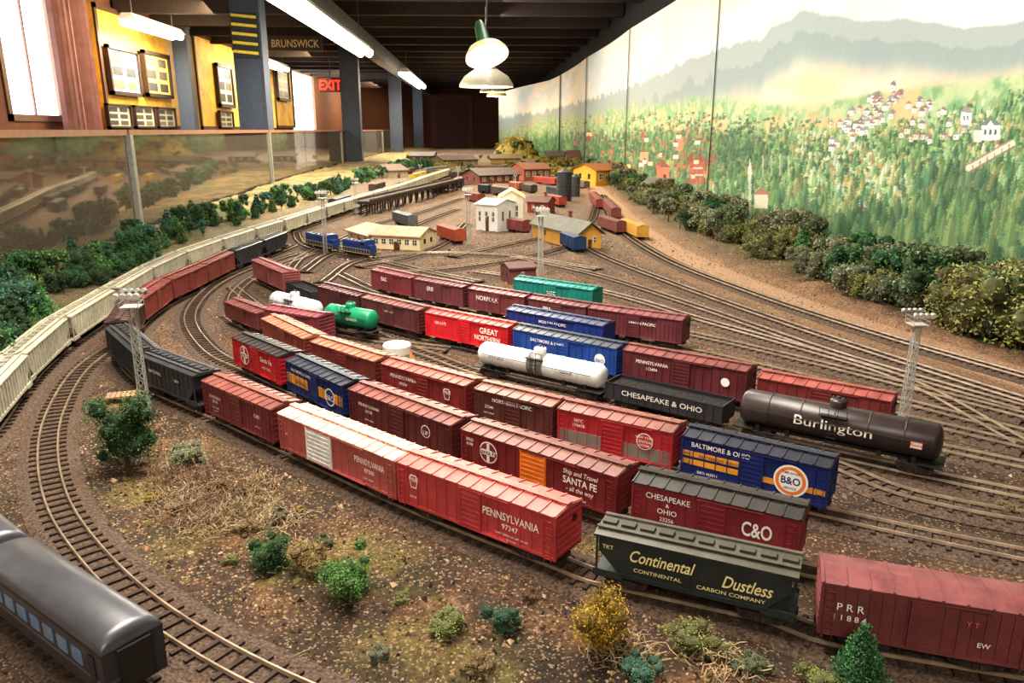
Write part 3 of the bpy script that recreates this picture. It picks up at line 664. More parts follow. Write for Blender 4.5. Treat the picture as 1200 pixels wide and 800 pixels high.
for x in(-.015,.015):
    for y in(-.008,.008): mb=MB(); mb.bb(x-.001,x+.001,y-.001,y+.001,0,.007,mat((120,90,66))); mb.obj('leg',rt)
a=P(425,254);b=P(538,222); d=(b-a); L=d.length; rt=root('trestle','long dark raised coaling trestle on timber posts','trestle',a,math.atan2(d.y,d.x))
mb=MB(); mb.bb(0,L,-.03,.03,.045,.055,mat((66,56,50),.8)); 
for s in(-1,1): mb.bb(0,L,s*.03-.002,s*.03+.002,.055,.062,mat((80,66,56)))
mb.obj('deck',rt)
n=16
for i in range(n):
    mb=MB(); x=L*(i+.5)/n
    for y in(-.024,0,.024): mb.cyl((x,y,0),(x,y*.8,.046),.003,mat((58,48,42)),6)
    mb.box((x,0,.043),(.006,.06,.005),mat((58,48,42))); mb.obj('support_post',rt)
# ---------- MURAL ----------
def vnoise(x,y,seed):
    xi=np.floor(x).astype(np.int64); yi=np.floor(y).astype(np.int64); fx=x-xi; fy=y-yi
    fx=fx*fx*(3-2*fx); fy=fy*fy*(3-2*fy)
    def h(a,b):
        n=(a*374761393+b*668265263+seed*974634777)&0x7fffffff; n=((n^(n>>13))*1274126177)&0x7fffffff; return ((n^(n>>16))&0xffff)/65535.
    return (h(xi,yi)*(1-fx)+h(xi+1,yi)*fx)*(1-fy)+(h(xi,yi+1)*(1-fx)+h(xi+1,yi+1)*fx)*fy
def fbm(x,y,seed,o=4):
    r=0;a=.5;t=0
    for k in range(o): r=r+a*vnoise(x*2**k,y*2**k,seed+k*17); t+=a; a*=.55
    return r/t
def projN(x,y,z):
    lat=x*cP-y*sP; fw=x*sP+y*cP; dz=z-H; dep=fw*cT-dz*sT; up=fw*sT+dz*cT
    return 600+F*lat/dep, 400-F*up/dep
def ss(a,b,x): t=np.clip((x-a)/(b-a),0,1); return t*t*(3-2*t)
def mixc(c,c2,f): return c*(1-f[...,None])+np.array(c2,float)*f[...,None]
FOu=[560,640,690,735,800,835,900,960,1020,1080,1140,1200,1400]; FOv=[160,150,148,146,146,146,150,156,158,150,130,118,96]
def paint(X,S,Z):
    u,v=projN(X,S,Z)
    c=np.zeros((len(u),3))+np.array((216,210,200.))
    n1=fbm(S*2.2,Z*7,1); c=mixc(c,(186,198,204),ss(.45,.75,n1)*.8); c=mixc(c,(228,210,186),ss(.55,.3,n1)*.6)
    rid=np.interp(u,[560,640,700,760,800,835,860,890,915,940,985,1010,1050,1090,1130,1200,1400],[140,128,112,92,72,58,50,44,22,12,14,26,20,26,34,22,-10])+ (fbm(S*14,Z*0,5)-.5)*12
    far=ss(0,4,v-rid); fade=ss(85,25,v-rid)
    c=mixc(c,(146,157,157),far*(.25+.75*fade)*.92); 
    r2=rid+26+(fbm(S*9,Z*0,6)-.5)*26; f2=ss(0,5,v-r2)*ss(70,25,v-r2); c=mixc(c,(130,146,144),f2*.7)
    mist=ss(45,85,v-rid)*far; c=mixc(c,(214,200,172),mist*.8); c=mixc(c,(216,176,140),mist*ss(.5,.7,fbm(S*4,Z*14,19))*.6)
    hill=np.interp(u,[560,640,690,735,800,835,900,960,1010,1060,1120,1200,1400],[150,134,126,118,112,108,114,118,108,98,90,84,60])+(fbm(S*8,Z*0,15)-.5)*14
    hm=ss(0,14,v-hill); n2=fbm(S*22,Z*30,21); 
    hc=mixc(np.zeros_like(c)+np.array((174,184,144.)),(134,168,122),ss(.35,.65,n2)); hc=mixc(hc,(106,146,106),ss(.55,.7,fbm(S*40,Z*50,23))*.7); hc=mixc(hc,(200,170,124),ss(.52,.7,fbm(S*7,Z*16,33))*.75)
    c=c*(1-hm[:,None])+hc*hm[:,None]
    fo=np.interp(u,FOu,FOv)+(fbm(S*26,Z*0,41)-.5)*22
    fm_=ss(0,16,v-fo)
    st=fbm(S*60,Z*26,51,3); fc=mixc(np.zeros_like(c)+np.array((104,140,90.)),(58,98,64),ss(.4,.6,st)); fc=mixc(fc,(60,98,70),ss(230,290,v)*.6)
    return c*(1-fm_[:,None])+fc*fm_[:,None]
rs=random.Random(11)
def strokes(c,us,Zr,n):
    nx=len(us)
    def zr(u,v): return PX(u,v,MX)[1]
    todo=[]
    for _ in range(n):
        i=rs.randrange(nx); u=us[i]; f0=float(np.interp(u,FOu,FOv)); t=rs.random()**.8; vb=f0-12+t*(322-f0); todo.append((vb,i,u,t))
    for vb,i,u,t in sorted(todo):
        sc=.45+.9*min(1,max(0,(u-640)/480)); big=rs.random()
        h=(6+13*t+ (20*t if big>.85 else 0))*sc; w=max(1.2,h*rs.uniform(.13,.30))
        if big<.5: h*=.62; w=h*rs.uniform(.45,.75)
        vt=vb-h; z0=zr(u,vb); z1=zr(u,vt)
        j0=int(np.searchsorted(Zr,z0)); j1=int(np.searchsorted(Zr,z1))
        if j1-j0<2: continue
        du=us[1]-us[0]; k=int(w*1.3/du)+1; a=max(0,i-k); b=min(nx,i+k+1)
        U_,J=np.meshgrid(us[a:b],np.arange(j0,min(j1,len(Zr))),indexing='ij')
        q=(J-j0)/max(1,(j1-j0)); wid=w*((1-q)**.7) if big>.78 else w*np.sqrt(np.clip(1-(2*q-1)**2,0,1))
        m=(np.abs(U_-u)<wid*(.4+.9*np.random.rand(*U_.shape)))
        zone=math.sin(u*.013+vb*.02)+math.sin(u*.031-vb*.035)
        pal=[(156,184,134),(126,164,108),(96,142,88),(70,114,72),(56,94,64),(110,124,80),(172,164,110),(82,126,98),(138,168,116),(62,100,78)]
        if zone>.8: pal=[(56,94,66),(72,112,74),(50,84,62),(92,128,86),(76,110,86),(112,142,98),(128,122,84)]
        if zone<-.6: pal+=[(204,212,180),(190,202,160),(194,184,130),(212,218,192),(180,148,100),(170,196,146)]
        if 690<u<842: pal+=[(172,104,78),(190,138,92),(160,86,68),(178,160,114),(98,128,88)]
        if u<690: pal+=[(164,124,88),(182,142,104),(142,142,98)]
        if vb>262: pal=[(56,94,66),(72,112,74),(88,124,80),(110,134,86),(50,84,60),(130,148,98)]
        col_=np.array(rs.choice(pal),float)*rs.uniform(.92,1.08)
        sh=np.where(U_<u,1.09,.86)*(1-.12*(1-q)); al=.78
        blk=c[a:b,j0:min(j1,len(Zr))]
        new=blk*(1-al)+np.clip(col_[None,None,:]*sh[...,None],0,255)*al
        blk[m]=new[m]
    return c
def paint_top(c,u,v):
    def rect(u0,v0,u1,v1,col_,al=.95):
        nonlocal c
        m=((u>=u0)&(u<=u1)&(v>=v0)&(v<=v1)).astype(float)*al; c=mixc(c,col_,m)
    def tri(u0,u1,vb,vt,col_):
        nonlocal c
        uc=(u0+u1)/2; hh=(vb-vt)*(1-np.abs(u-uc)/((u1-u0)/2)); m=((v<=vb)&(v>=vb-hh)&(u>=u0)&(u<=u1)).astype(float); c=mixc(c,col_,m)
    def line(u0,v0,u1,v1,w,col_,al=.9):
        nonlocal c
        t=np.clip(((u-u0)*(u1-u0)+(v-v0)*(v1-v0))/((u1-u0)**2+(v1-v0)**2),0,1); d=np.hypot(u-u0-t*(u1-u0),v-v0-t*(v1-v0)); c=mixc(c,col_,(d<w).astype(float)*al)
    rr=random.Random(3); hs_=[]
    for k in range(64):
        uu=rr.uniform(970,1054); hs_.append((158-(uu-974)*.62+rr.uniform(-18,18),uu))
    for k in range(24): hs_.append((rr.uniform(108,170),rr.uniform(1052,1130)))
    for vv,uu in sorted(hs_):
        w=rr.uniform(4.5,8); wc=rr.choice([(246,244,236),(236,228,210),(222,208,188),(240,240,238),(206,196,180)])
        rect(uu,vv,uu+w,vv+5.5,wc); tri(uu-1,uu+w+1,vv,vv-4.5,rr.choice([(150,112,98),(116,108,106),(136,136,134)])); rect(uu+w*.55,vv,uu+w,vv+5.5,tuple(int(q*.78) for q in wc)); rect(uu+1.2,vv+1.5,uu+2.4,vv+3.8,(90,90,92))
    rect(1126,132,1138,146,(240,238,230)); tri(1124,1140,132,123,(140,136,130)); rect(1129,136,1131,141,(70,80,80)); rect(1133,136,1135,141,(70,80,80))
    rect(1150,146,1172,164,(232,232,220)); tri(1147,1175,147,135,(100,120,110)); tri(1155,1167,150,141,(232,232,220))
    for q in(1153,1159,1165): rect(q,151,q+3,158,(70,84,80))
    rect(1141,152,1150,166,(196,196,184)); tri(1139,1152,152,146,(110,126,116))
    line(1136,197,1186,168,4.2,(206,196,180)); line(1137,201,1188,172,1.2,(120,114,100)); line(1136,192,1185,164,.9,(140,120,110))
    for q in range(6): line(1140+q*8.5,194-q*4.9,1140+q*8.5,202-q*4.9,.7,(120,114,100))
    for q in(808,812.5,817,821): rect(q,190,q+3.4,216,(170,78,64)); 
    tri(806,814,190,178,(146,60,52)); tri(816,825,190,180,(146,60,52)); rect(809,196,824,198,(216,186,166)); rect(809,204,824,206,(216,186,166))
    rect(877,204,880.5,256,(206,206,192),.7); tri(875.5,882,204,186,(190,190,178)); rect(884,228,900,244,(200,192,174)); tri(882,902,228,219,(156,106,88))
    for q in(893,903,913,923): rect(q,182,q+2,206,(186,196,170),.6)
    rect(770,196,784,212,(186,112,86)); tri(768,786,196,188,(130,74,64)); rect(750,178,760,190,(200,150,114)); rect(792,160,800,176,(186,124,96))
    for k in range(34):
        uu=rr.uniform(655,832); vv=rr.uniform(150,208); w=rr.uniform(2.5,7); rect(uu,vv,uu+w,vv+4.5,rr.choice([(216,194,160),(180,96,74),(228,220,202),(154,76,64)])); tri(uu-.6,uu+w+.6,vv,vv-3,(130,78,64))
    return c
def srgb2lin(c):
    c=np.clip(c/255,0,1); return np.where(c<=.04045,c/12.92,((c+.055)/1.055)**2.4)
def muralmat():
    m=bpy.data.materials.new('mural_paint'); m.use_nodes=True; nt=m.node_tree; b=nt.nodes['Principled BSDF']; b.inputs['Roughness'].default_value=.75
    at=nt.nodes.new('ShaderNodeAttribute'); at.attribute_name='Col'; nt.links.new(at.outputs['Color'],b.inputs['Base Color'])
    no=nt.nodes.new('ShaderNodeTexNoise'); no.inputs['Scale'].default_value=40; bp=nt.nodes.new('ShaderNodeBump'); bp.inputs['Strength'].default_value=.15; bp.inputs['Distance'].default_value=.01
    tc=nt.nodes.new('ShaderNodeTexCoord'); nt.links.new(tc.outputs['Object'],no.inputs['Vector']); nt.links.new(no.outputs['Fac'],bp.inputs['Height']); nt.links.new(bp.outputs['Normal'],b.inputs['Normal']); return m
MM=muralmat(); MX=.85; MT=.84
def xs_of_u(u): 
    a=(u-600)/F; x=a*cP+(1/cT)*sP; y=(1/cT)*cP-a*sP; return MX*y/x
def mural(Xc,Yc,label,us=None,ns=0):
    Zr=np.concatenate([np.linspace(.002,.5,330),np.linspace(.505,MT,80)]); nx=len(Xc); nz=len(Zr)
    X=np.repeat(Xc,nz);Y=np.repeat(Yc,nz);Z=np.tile(Zr,nx)
    c=paint(X,Y,Z)
    if ns:
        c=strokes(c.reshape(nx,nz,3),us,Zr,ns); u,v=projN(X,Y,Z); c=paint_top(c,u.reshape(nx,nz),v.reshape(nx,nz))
        c[:2]*=.72; c=c.reshape(-1,3)
    c=srgb2lin(c); i=np.arange(nx-1)[:,None]*nz+np.arange(nz-1)[None,:]; i=i.ravel()
    fs=np.stack([i,i+nz,i+nz+1,i+1],1)
    me=bpy.data.meshes.new('mural_panel'); me.vertices.add(nx*nz); me.vertices.foreach_set('co',np.stack([X,Y,Z],1).ravel())
    me.loops.add(len(fs)*4); me.loops.foreach_set('vertex_index',fs.ravel()); me.polygons.add(len(fs)); me.polygons.foreach_set('loop_start',np.arange(len(fs))*4)
    me.polygons.foreach_set('use_smooth',np.ones(len(fs),bool)); me.update(calc_edges=True)
    ca=me.color_attributes.new('Col','FLOAT_COLOR','POINT'); ca.data.foreach_set('color',np.concatenate([c,np.ones((len(c),1))],1).ravel())
    me.materials.append(MM); mk('mural_panel',me,label=label,cat='mural',group='painted backdrop panels')
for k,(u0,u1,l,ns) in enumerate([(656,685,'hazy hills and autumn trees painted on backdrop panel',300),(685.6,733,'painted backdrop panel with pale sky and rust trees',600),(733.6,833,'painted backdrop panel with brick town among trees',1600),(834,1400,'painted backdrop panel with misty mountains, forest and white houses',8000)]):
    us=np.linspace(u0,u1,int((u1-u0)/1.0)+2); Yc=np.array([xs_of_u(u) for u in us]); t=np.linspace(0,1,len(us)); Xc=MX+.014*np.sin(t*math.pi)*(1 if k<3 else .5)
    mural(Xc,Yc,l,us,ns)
ya=xs_of_u(655); cc=cat([(MX,ya),(.80,ya+.9),(.6,ya+2.0),(.32,ya+3.9)],.05); mural(np.array([c.x for c in cc]),np.array([c.y for c in cc]),'curved end panel of painted backdrop with faded hills')
# ---------- GROUND ----------
kd=kdtree.KDTree(len(TRACKPTS))
for i,p in enumerate(TRACKPTS): kd.insert((p.x,p.y,0),i)
kd.balance()
nx=320; ts=np.linspace(0,1,nx); ys=np.concatenate([np.linspace(0.02,1.6,280),np.linspace(1.61,4,150),np.linspace(4.03,13.2,150)])
XR=.84
XX=np.concatenate([ (BX(y)+.02)+(XR-(BX(y)+.02))*ts for y in ys]); YY=np.repeat(ys,nx)
dist=np.array([kd.find((x,y,0))[2] for x,y in zip(XX,YY)])
road=cat([P(*q) for q in [(668,203),(690,214),(716,238),(748,268),(800,300),(900,343),(1020,385),(1130,420),(1260,462),(1400,505)]])
kr=kdtree.KDTree(len(road)); 
for i,p in enumerate(road): kr.insert((p.x,p.y,0),i)
kr.balance(); rd=np.array([kr.find((x,y,0))[2] for x,y in zip(XX,YY)])
offT=ss(.03,.07,dist); hN=fbm(XX*9,YY*9,3); zz=offT*(hN-.45)*.03*(ss(.2,.4,hN))
zz=np.where(rd<.05,0,zz)
zz=np.clip(zz,-.004,.02)
edge=ss(-.72,-.95,XX)*ss(1.0,1.6,YY); zz=zz+edge*.02*offT
zz+=(rng.random(len(zz))-.5)*.0018*offT
G=np.zeros((len(XX),3))+np.array((108,76,54.))
n1=fbm(XX*14,YY*14,5); G=mixc(G,(66,48,37),ss(.48,.68,n1)*.85); G=mixc(G,(150,112,76),ss(.5,.72,fbm(XX*22,YY*22,9))*.65)
G=mixc(G,(160,132,106),ss(.6,.72,fbm(XX*36,YY*36,77))*.5)
front=ss(1.0,.8,YY)*ss(.35,.1,XX); G=mixc(G,(122,114,56),front*ss(.5,.62,fbm(XX*16,YY*16,12))*.65); G=mixc(G,(50,42,34),front*ss(.48,.6,fbm(XX*30,YY*30,14))*.55)
yard=ss(1.4,2.2,YY); G=mixc(G,(102,90,82),yard*.6)
G=mixc(G,(134,104,76),ss(.5,.7,n1)*yard*.4)
tr_=ss(.07,.02,dist); G=mixc(G,(76,62,54),tr_*.5)
rm_=ss(.055,.035,rd); G=mixc(G,(190,152,122),rm_*.9); G=mixc(G,(156,120,90),ss(.14,.06,rd)*(1-rm_)*.7)
left=ss(-.62,-.7,XX)*ss(.9,1.2,YY); G=mixc(G,(106,100,78),left*.8); G=mixc(G,(176,144,90),ss(-.66,-.8,XX)*ss(2.4,3.0,YY)*.8); G=mixc(G,(86,92,52),left*ss(.45,.6,n1)*.7)
rightv=ss(.0,.08,XX-np.interp(YY,[.9,1.5,2.4,3.5,4.9,13],[.76,.62,.57,.62,.76,.8])); G=mixc(G,(98,90,56),rightv*.8)
fl=ss(.0,-.04,(YY+XX*.9)-.14)*ss(-.05,-.12,XX); G=mixc(G,(184,150,136),fl*.9)
me=bpy.data.meshes.new('layout_ground'); ny=len(ys); me.vertices.add(len(XX)); me.vertices.foreach_set('co',np.stack([XX,YY,zz],1).ravel())
i=(np.arange(ny-1)[:,None]*nx+np.arange(nx-1)[None,:]).ravel(); fs=np.stack([i,i+1,i+nx+1,i+nx],1)
me.loops.add(len(fs)*4); me.loops.foreach_set('vertex_index',fs.ravel()); me.polygons.add(len(fs)); me.polygons.foreach_set('loop_start',np.arange(len(fs))*4); me.update(calc_edges=True)
ca=me.color_attributes.new('Col','FLOAT_COLOR','POINT'); ca.data.foreach_set('color',np.concatenate([srgb2lin(G),np.ones((len(G),1))],1).ravel())
m=bpy.data.materials.new('scenery_ground'); m.use_nodes=True; nt=m.node_tree; N=nt.nodes; b=N['Principled BSDF']; b.inputs['Roughness'].default_value=.85
at=N.new('ShaderNodeAttribute'); at.attribute_name='Col'; tc=N.new('ShaderNodeTexCoord')
no=N.new('ShaderNodeTexNoise'); no.inputs['Scale'].default_value=240; no.inputs['Detail'].default_value=7; no.inputs['Roughness'].default_value=.85
vo=N.new('ShaderNodeTexVoronoi'); vo.inputs['Scale'].default_value=700
for q in(no,vo): nt.links.new(tc.outputs['Object'],q.inputs['Vector'])
mr=N.new('ShaderNodeMapRange'); mr.inputs['From Min'].default_value=.36; mr.inputs['From Max'].default_value=.66; mr.inputs['To Min'].default_value=.2; mr.inputs['To Max'].default_value=1.9; nt.links.new(no.outputs['Fac'],mr.inputs['Value'])
mx=N.new('ShaderNodeMix'); mx.data_type='RGBA'; mx.blend_type='MULTIPLY'; mx.inputs['Factor'].default_value=1; nt.links.new(at.outputs['Color'],mx.inputs['A'])
cb=N.new('ShaderNodeCombineColor'); 
for q in('Red','Green','Blue'): nt.links.new(mr.outputs['Result'],cb.inputs[q])
nt.links.new(cb.outputs['Color'],mx.inputs['B'])
mx2=N.new('ShaderNodeMix'); mx2.data_type='RGBA'; nt.links.new(mx.outputs['Result'],mx2.inputs['A'])
sp=N.new('ShaderNodeSeparateColor'); nt.links.new(vo.outputs['Color'],sp.inputs['Color']); g=N.new('ShaderNodeMath'); g.operation='GREATER_THAN'; g.inputs[1].default_value=.88; nt.links.new(sp.outputs['Red'],g.inputs[0])
g2=N.new('ShaderNodeMath'); g2.operation='MULTIPLY'; g2.inputs[1].default_value=.6; nt.links.new(g.outputs[0],g2.inputs[0]); nt.links.new(g2.outputs[0],mx2.inputs['Factor']); mx2.inputs['B'].default_value=(*lin((206,172,138)),1)
nt.links.new(mx2.outputs['Result'],b.inputs['Base Color'])
bp=N.new('ShaderNodeBump'); bp.inputs['Strength'].default_value=1; bp.inputs['Distance'].default_value=.004; nt.links.new(no.outputs['Fac'],bp.inputs['Height']); nt.links.new(bp.outputs['Normal'],b.inputs['Normal'])
me.materials.append(m)
tb=root('layout_table','wide table topped with brown sculpted model scenery','table',(0,0,-1)); g_=mk('scenery_ground',me,tb,loc=(0,0,1))
mb=MB(); yy_=[.02,1.35,2.3,4.42,7,13.2]; poly=[(BX(y)+.02,y) for y in yy_]+[(.99,13.2),(.99,.02)]
mb.loft([[(x,y,.90) for x,y in poly],[(x,y,.985) for x,y in poly]],mat((80,58,42))); mb.obj('table_frame',tb)
for x in(-.7,.88):
    for y in(.15,2.5,5,7.5,10,13): mb=MB(); mb.box((x,y,.45),(.09,.09,.9),mat((80,58,42))); mb.obj('leg',tb)
def gz(x,y):
    b=BX(y)+.02; ix=min(nx-1,max(0,int(round((x-b)/(XR-b)*(nx-1))))); iy=int(np.argmin(np.abs(ys-y))); return float(zz[iy*nx+ix])
def clear(x,y,r): return kd.find((x,y,0))[2]>r
mb=MB(); sm=[mat((170,134,102),.9),mat((90,66,52),.9),mat((206,176,142),.9),mat((60,44,36),.9),mat((126,116,60),.9),mat((44,36,30),.9)]
cnt=0; tries=0
while cnt<17000 and tries<80000:
    tries+=1
    x,y=U(-.6,.75),U(.25,2.2)
    if cnt%2: x,y=U(-.4,.15),U(.3,.85)
    if not clear(x,y,.019): continue
    z=gz(x,y); s=U(.0006,.0019)*(1 if R()<.96 else 1.9)*(1+.5*max(0,y-.9)); a=U(0,6.28); h=s*U(.4,1)
    mb.add([(x+s*math.cos(a+k*2.09+U(-.3,.3)),y+s*math.sin(a+k*2.09),z-.0002) for k in range(3)]+[(x,y,z+h)],[(0,1,3),(1,2,3),(2,0,3)],random.choice(sm)); cnt+=1
mb.obj('loose_gravel',label='scattered loose brown and tan stones on the ground',cat='gravel',kind='stuff')
# ---------- FOLIAGE ----------
def leafmesh(name,clumps,n,leaf,cm,core=True,trunk=None,seed=0,dm=None,cr=.72):
    r=np.random.default_rng(seed); C=np.array(clumps); w=C[:,3]**2; idx=r.choice(len(C),n,p=w/w.sum())
    d=r.normal(size=(n,3)); d/=np.linalg.norm(d,axis=1)[:,None]; c=C[idx,:3]+d*C[idx,3:4]*r.uniform(.6,1.2,(n,1)); c[:,2]=np.maximum(c[:,2],.01)
    e1=r.normal(size=(n,3)); e1/=np.linalg.norm(e1,axis=1)[:,None]; e2=r.normal(size=(n,3)); e2/=np.linalg.norm(e2,axis=1)[:,None]; l=leaf*r.uniform(.6,1.4,(n,1))
    v=np.stack([c+e1*l,c-e1*l*.6+e2*l*.7,c-e1*l*.5-e2*l*.7],1).reshape(-1,3)
    mb=MB(); mb.add([tuple(q) for q in v],[(3*i,3*i+1,3*i+2) for i in range(n)],cm)
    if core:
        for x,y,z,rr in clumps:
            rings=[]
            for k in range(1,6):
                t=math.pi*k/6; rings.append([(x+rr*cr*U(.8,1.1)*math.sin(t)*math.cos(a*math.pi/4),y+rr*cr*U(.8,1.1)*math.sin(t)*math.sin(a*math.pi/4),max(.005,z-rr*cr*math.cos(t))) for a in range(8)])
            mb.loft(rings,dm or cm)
    if trunk: 
        mb.cyl((0,0,0),(0,0,trunk),.035,mat((88,66,48),.9),6,r1=.02)
        for x,y,z,rr in clumps[:5]: mb.cyl((0,0,trunk*.6),(x,y,z),.016,mat((88,66,48),.9),5,r1=.008)
    return mb.mesh(name)
def bushcl(k=9,w=.5,seed=0):
    r=random.Random(seed); return [(r.uniform(-.8,.8)*w*.62,r.uniform(-.8,.8)*w*.62,r.uniform(.22,.72),r.uniform(.15,.26)) for _ in range(k+3)]+[(0,0,.3,.34)]
def treecl(k=10,seed=0,lo=.3):
    r=random.Random(seed); return [(r.uniform(-.27,.27),r.uniform(-.27,.27),r.uniform(lo,.86),r.uniform(.11,.19)) for _ in range(k)]
def conecl(seed=0):
    r=random.Random(seed); o=[]
    for k in range(7):
        z=.2+.75*k/7; rad=.27*(1-k/7.5)
        for a in range(max(1,5-k//2)): t=a*6.28/max(1,5-k//2)+k; o.append((rad*.65*math.cos(t),rad*.65*math.sin(t),z,rad*.5+.03))
    return o
def fm(c): return mat(c,.95,var=.35,scale=7,objrand=.28,name='foliage')
FC={'dk':(70,110,64),'md':(100,146,78),'ol':(146,146,84),'gy':(150,152,120),'gy2':(120,130,96),'ye':(190,164,58),'te':(84,130,106),'br':(158,130,88)}
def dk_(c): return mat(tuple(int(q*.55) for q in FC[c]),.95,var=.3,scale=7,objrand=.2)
FM={}
def fmesh(kind,c,s,n=900):
    k=(kind,c,s,n)
    if k not in FM:
        m=fm(FC[c]); dd=dk_(c)
        leaf=.034 if n<1500 else .024
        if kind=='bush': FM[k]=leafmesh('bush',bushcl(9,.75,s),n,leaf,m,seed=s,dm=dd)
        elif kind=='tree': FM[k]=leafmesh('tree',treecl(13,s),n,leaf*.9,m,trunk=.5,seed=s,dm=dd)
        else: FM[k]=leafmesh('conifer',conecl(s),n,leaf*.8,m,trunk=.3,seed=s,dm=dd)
    return FM[k]
def plant(kind,c,x,y,h,label,s=None,n=900,name=None,group=None,w=1.):
    s=random.randrange(3) if s is None else s
    mk(name or {'bush':'bush','tree':'tree','cone':'conifer_tree'}[kind],fmesh(kind,c,s,n),label=label,cat={'bush':'bush','tree':'tree','cone':'tree'}[kind],loc=(x,y,gz(x,y)-.001),rz=U(0,6.28),sc=(h*w,h*w,h),group=group)
LT=[P(*q) for q in [(-60,470),(10,395),(45,350),(90,332),(140,316),(180,294),(240,272),(300,254),(340,241),(400,222),(440,209),(500,196)]]
lt=cat(LT,.02)
for k in range(210):
    p=lt[int(len(lt)*(k/210)**1.15)]; x=p.x+U(-.06,.05); y=p.y+U(-.05,.05)
    x=max(x,BX(y)+.05)
    if not clear(x,y,.045): continue
    kind=random.choice(['cone','tree','bush','cone','tree']); plant(kind,random.choice(['dk','dk','md','te']),x,y,U(.045,.09) if kind!='bush' else U(.03,.05),'small dark green model %s beside the long train'%({'cone':'conifer','tree':'tree','bush':'shrub'}[kind]),group='trees along the glass barrier')
k=0
while k<260:
    y=1.02+ (R()**1.6)*4.6; e=float(np.interp(y,[.9,1.5,2.4,3.5,4.9,6],[.79,.66,.62,.66,.78,.8])); x=U(e,.80)
    if kr.find((x,y,0))[2]<.075 or not clear(x,y,.04): k+=1; continue
    q=R(); h=U(.045,.1)
    if x>.74: h=U(.09,.13)
    if q<.45: plant('bush',random.choice(['gy','gy2','ol']),x,y,h*.8,'grey green lichen shrub below the mural',group='shrubs below the mural')
    elif q<.93: plant('tree',random.choice(['gy','gy2','dk','ol','gy']),x,y,h,'small olive model tree below the mural',group='shrubs below the mural')
    else: plant('cone',random.choice(['dk','md']),x,y,h*.9,'small green conifer below the mural',group='shrubs below the mural')
    k+=1
for _ in range(40):
    y=U(4.5,8); x=U(.5,.80); 
    if clear(x,y,.05): plant('bush',random.choice(['gy2','ye','ol']),x,y,U(.05,.1),'distant olive shrub near the backdrop',group='distant shrubs')
for (u,v,h) in ((1180,402,.13),(1150,395,.115),(1120,388,.095),(1215,415,.135),(1195,385,.12)): 
    p=P(u,v); plant('bush','ol',min(p.x,.775),p.y,h,'large olive yellow bush below the mural',n=2400,s=1)
def bigplant(kind,c,u,v,h,label,w=1.,seed=1,n=5200):
    p=P(u,v); z=gz(p.x,p.y)-.001; rt=root({'bush':'bush','tree':'tree','cone':'conifer_tree'}[kind],label,'bush' if kind=='bush' else 'tree',(p.x,p.y,z),U(0,6))
    cl={'bush':bushcl(12,.75,seed),'tree':treecl(30,seed,.14),'cone':conecl(seed)}[kind]
    me_=leafmesh('foliage',cl,n,.019,fm(FC[c]),seed=seed,dm=dk_(c),cr=.6); mk('foliage',me_,rt,sc=(h*w,h*w,h))
    mb=MB(); mb.cyl((0,0,0),(0,0,h*.5),h*.03,mat((88,66,48),.9),7,r1=h*.015)
    for x,y,zq,rr in cl[:6]: mb.cyl((0,0,h*.2),(x*h*w,y*h*w,zq*h),h*.012,mat((88,66,48),.9),5,r1=h*.006)
    mb.obj('trunk',rt)
for kind,c,u,v,h,l,w in [('tree','dk',150,548,.074,'wiry green model tree beside the lattice tower',.95),('bush','dk',318,660,.032,'small dark green bush with brown twigs',1.1),
   ('bush','md',408,695,.034,'fluffy green bush on the brown ground',1.1),('bush','te',587,742,.02,'low blue green shrub',1.3),('bush','ye',702,764,.042,'rounded mustard yellow bush',.95),
   ('bush','ol',525,745,.016,'low flat olive shrub',1.8),('bush','ol',815,768,.020,'low mossy green shrub',1.8),('cone','dk',1005,802,.045,'small dark conifer beside the track',1.0),
   ('bush','ol',955,806,.014,'low olive moss clump',1.8),('bush','gy2',880,796,.013,'low grey moss clump',1.8),('bush','te',752,806,.015,'low blue green moss clump',1.8),('bush','br',362,668,.022,'dry brown weeds clump',1.3),
   ('bush','md',424,640,.008,'tiny green tuft of grass',1.4),('bush','gy',218,540,.022,'grey dried weeds clump',1.6),('bush','br',1180,600,.012,'tiny brown tuft of grass',1.4),
   ('bush','ol',470,700,.007,'tiny olive grass tuft',1.9),('bush','ye',350,600,.006,'tiny yellow grass tuft',1.9),('bush','br',620,700,.008,'tiny brown weed tuft',1.7),('bush','ol',270,655,.008,'tiny olive grass tuft',1.8),('bush','gy',445,770,.009,'pale lichen tuft on the ground',1.8),
   ('bush','br',560,790,.012,'dry brown weed tuft',1.8),('bush','gy2',380,640,.012,'grey green weed tuft',1.5),('bush','ye',180,585,.008,'tiny yellow grass tuft',2),('bush','br',255,575,.012,'dry brown weed tuft',1.9),('bush','br',290,620,.012,'dry brown weed tuft',1.9),
   ('bush','gy',330,605,.011,'pale lichen tuft on the ground',1.7),('bush','br',210,600,.010,'dry brown weed tuft',2)]:
    bigplant(kind,c,u,v,h,l,w,seed=len(l),n=5200 if h>.02 else 1800)
for p_,h in ((( 8,398),.05),((60,344),.065),((92,338),.06),((125,328),.065),((150,312),.065)): 
    p=P(*p_); plant('tree','dk',max(p.x,BX(p.y)+.06),p.y,h*1.2,'dense dark green tree beside the long train',n=2400); plant('bush','dk',max(p.x,BX(p.y)+.06)+.04,p.y+.02,h*.8,'dense dark green bush beside the long train',n=2400)
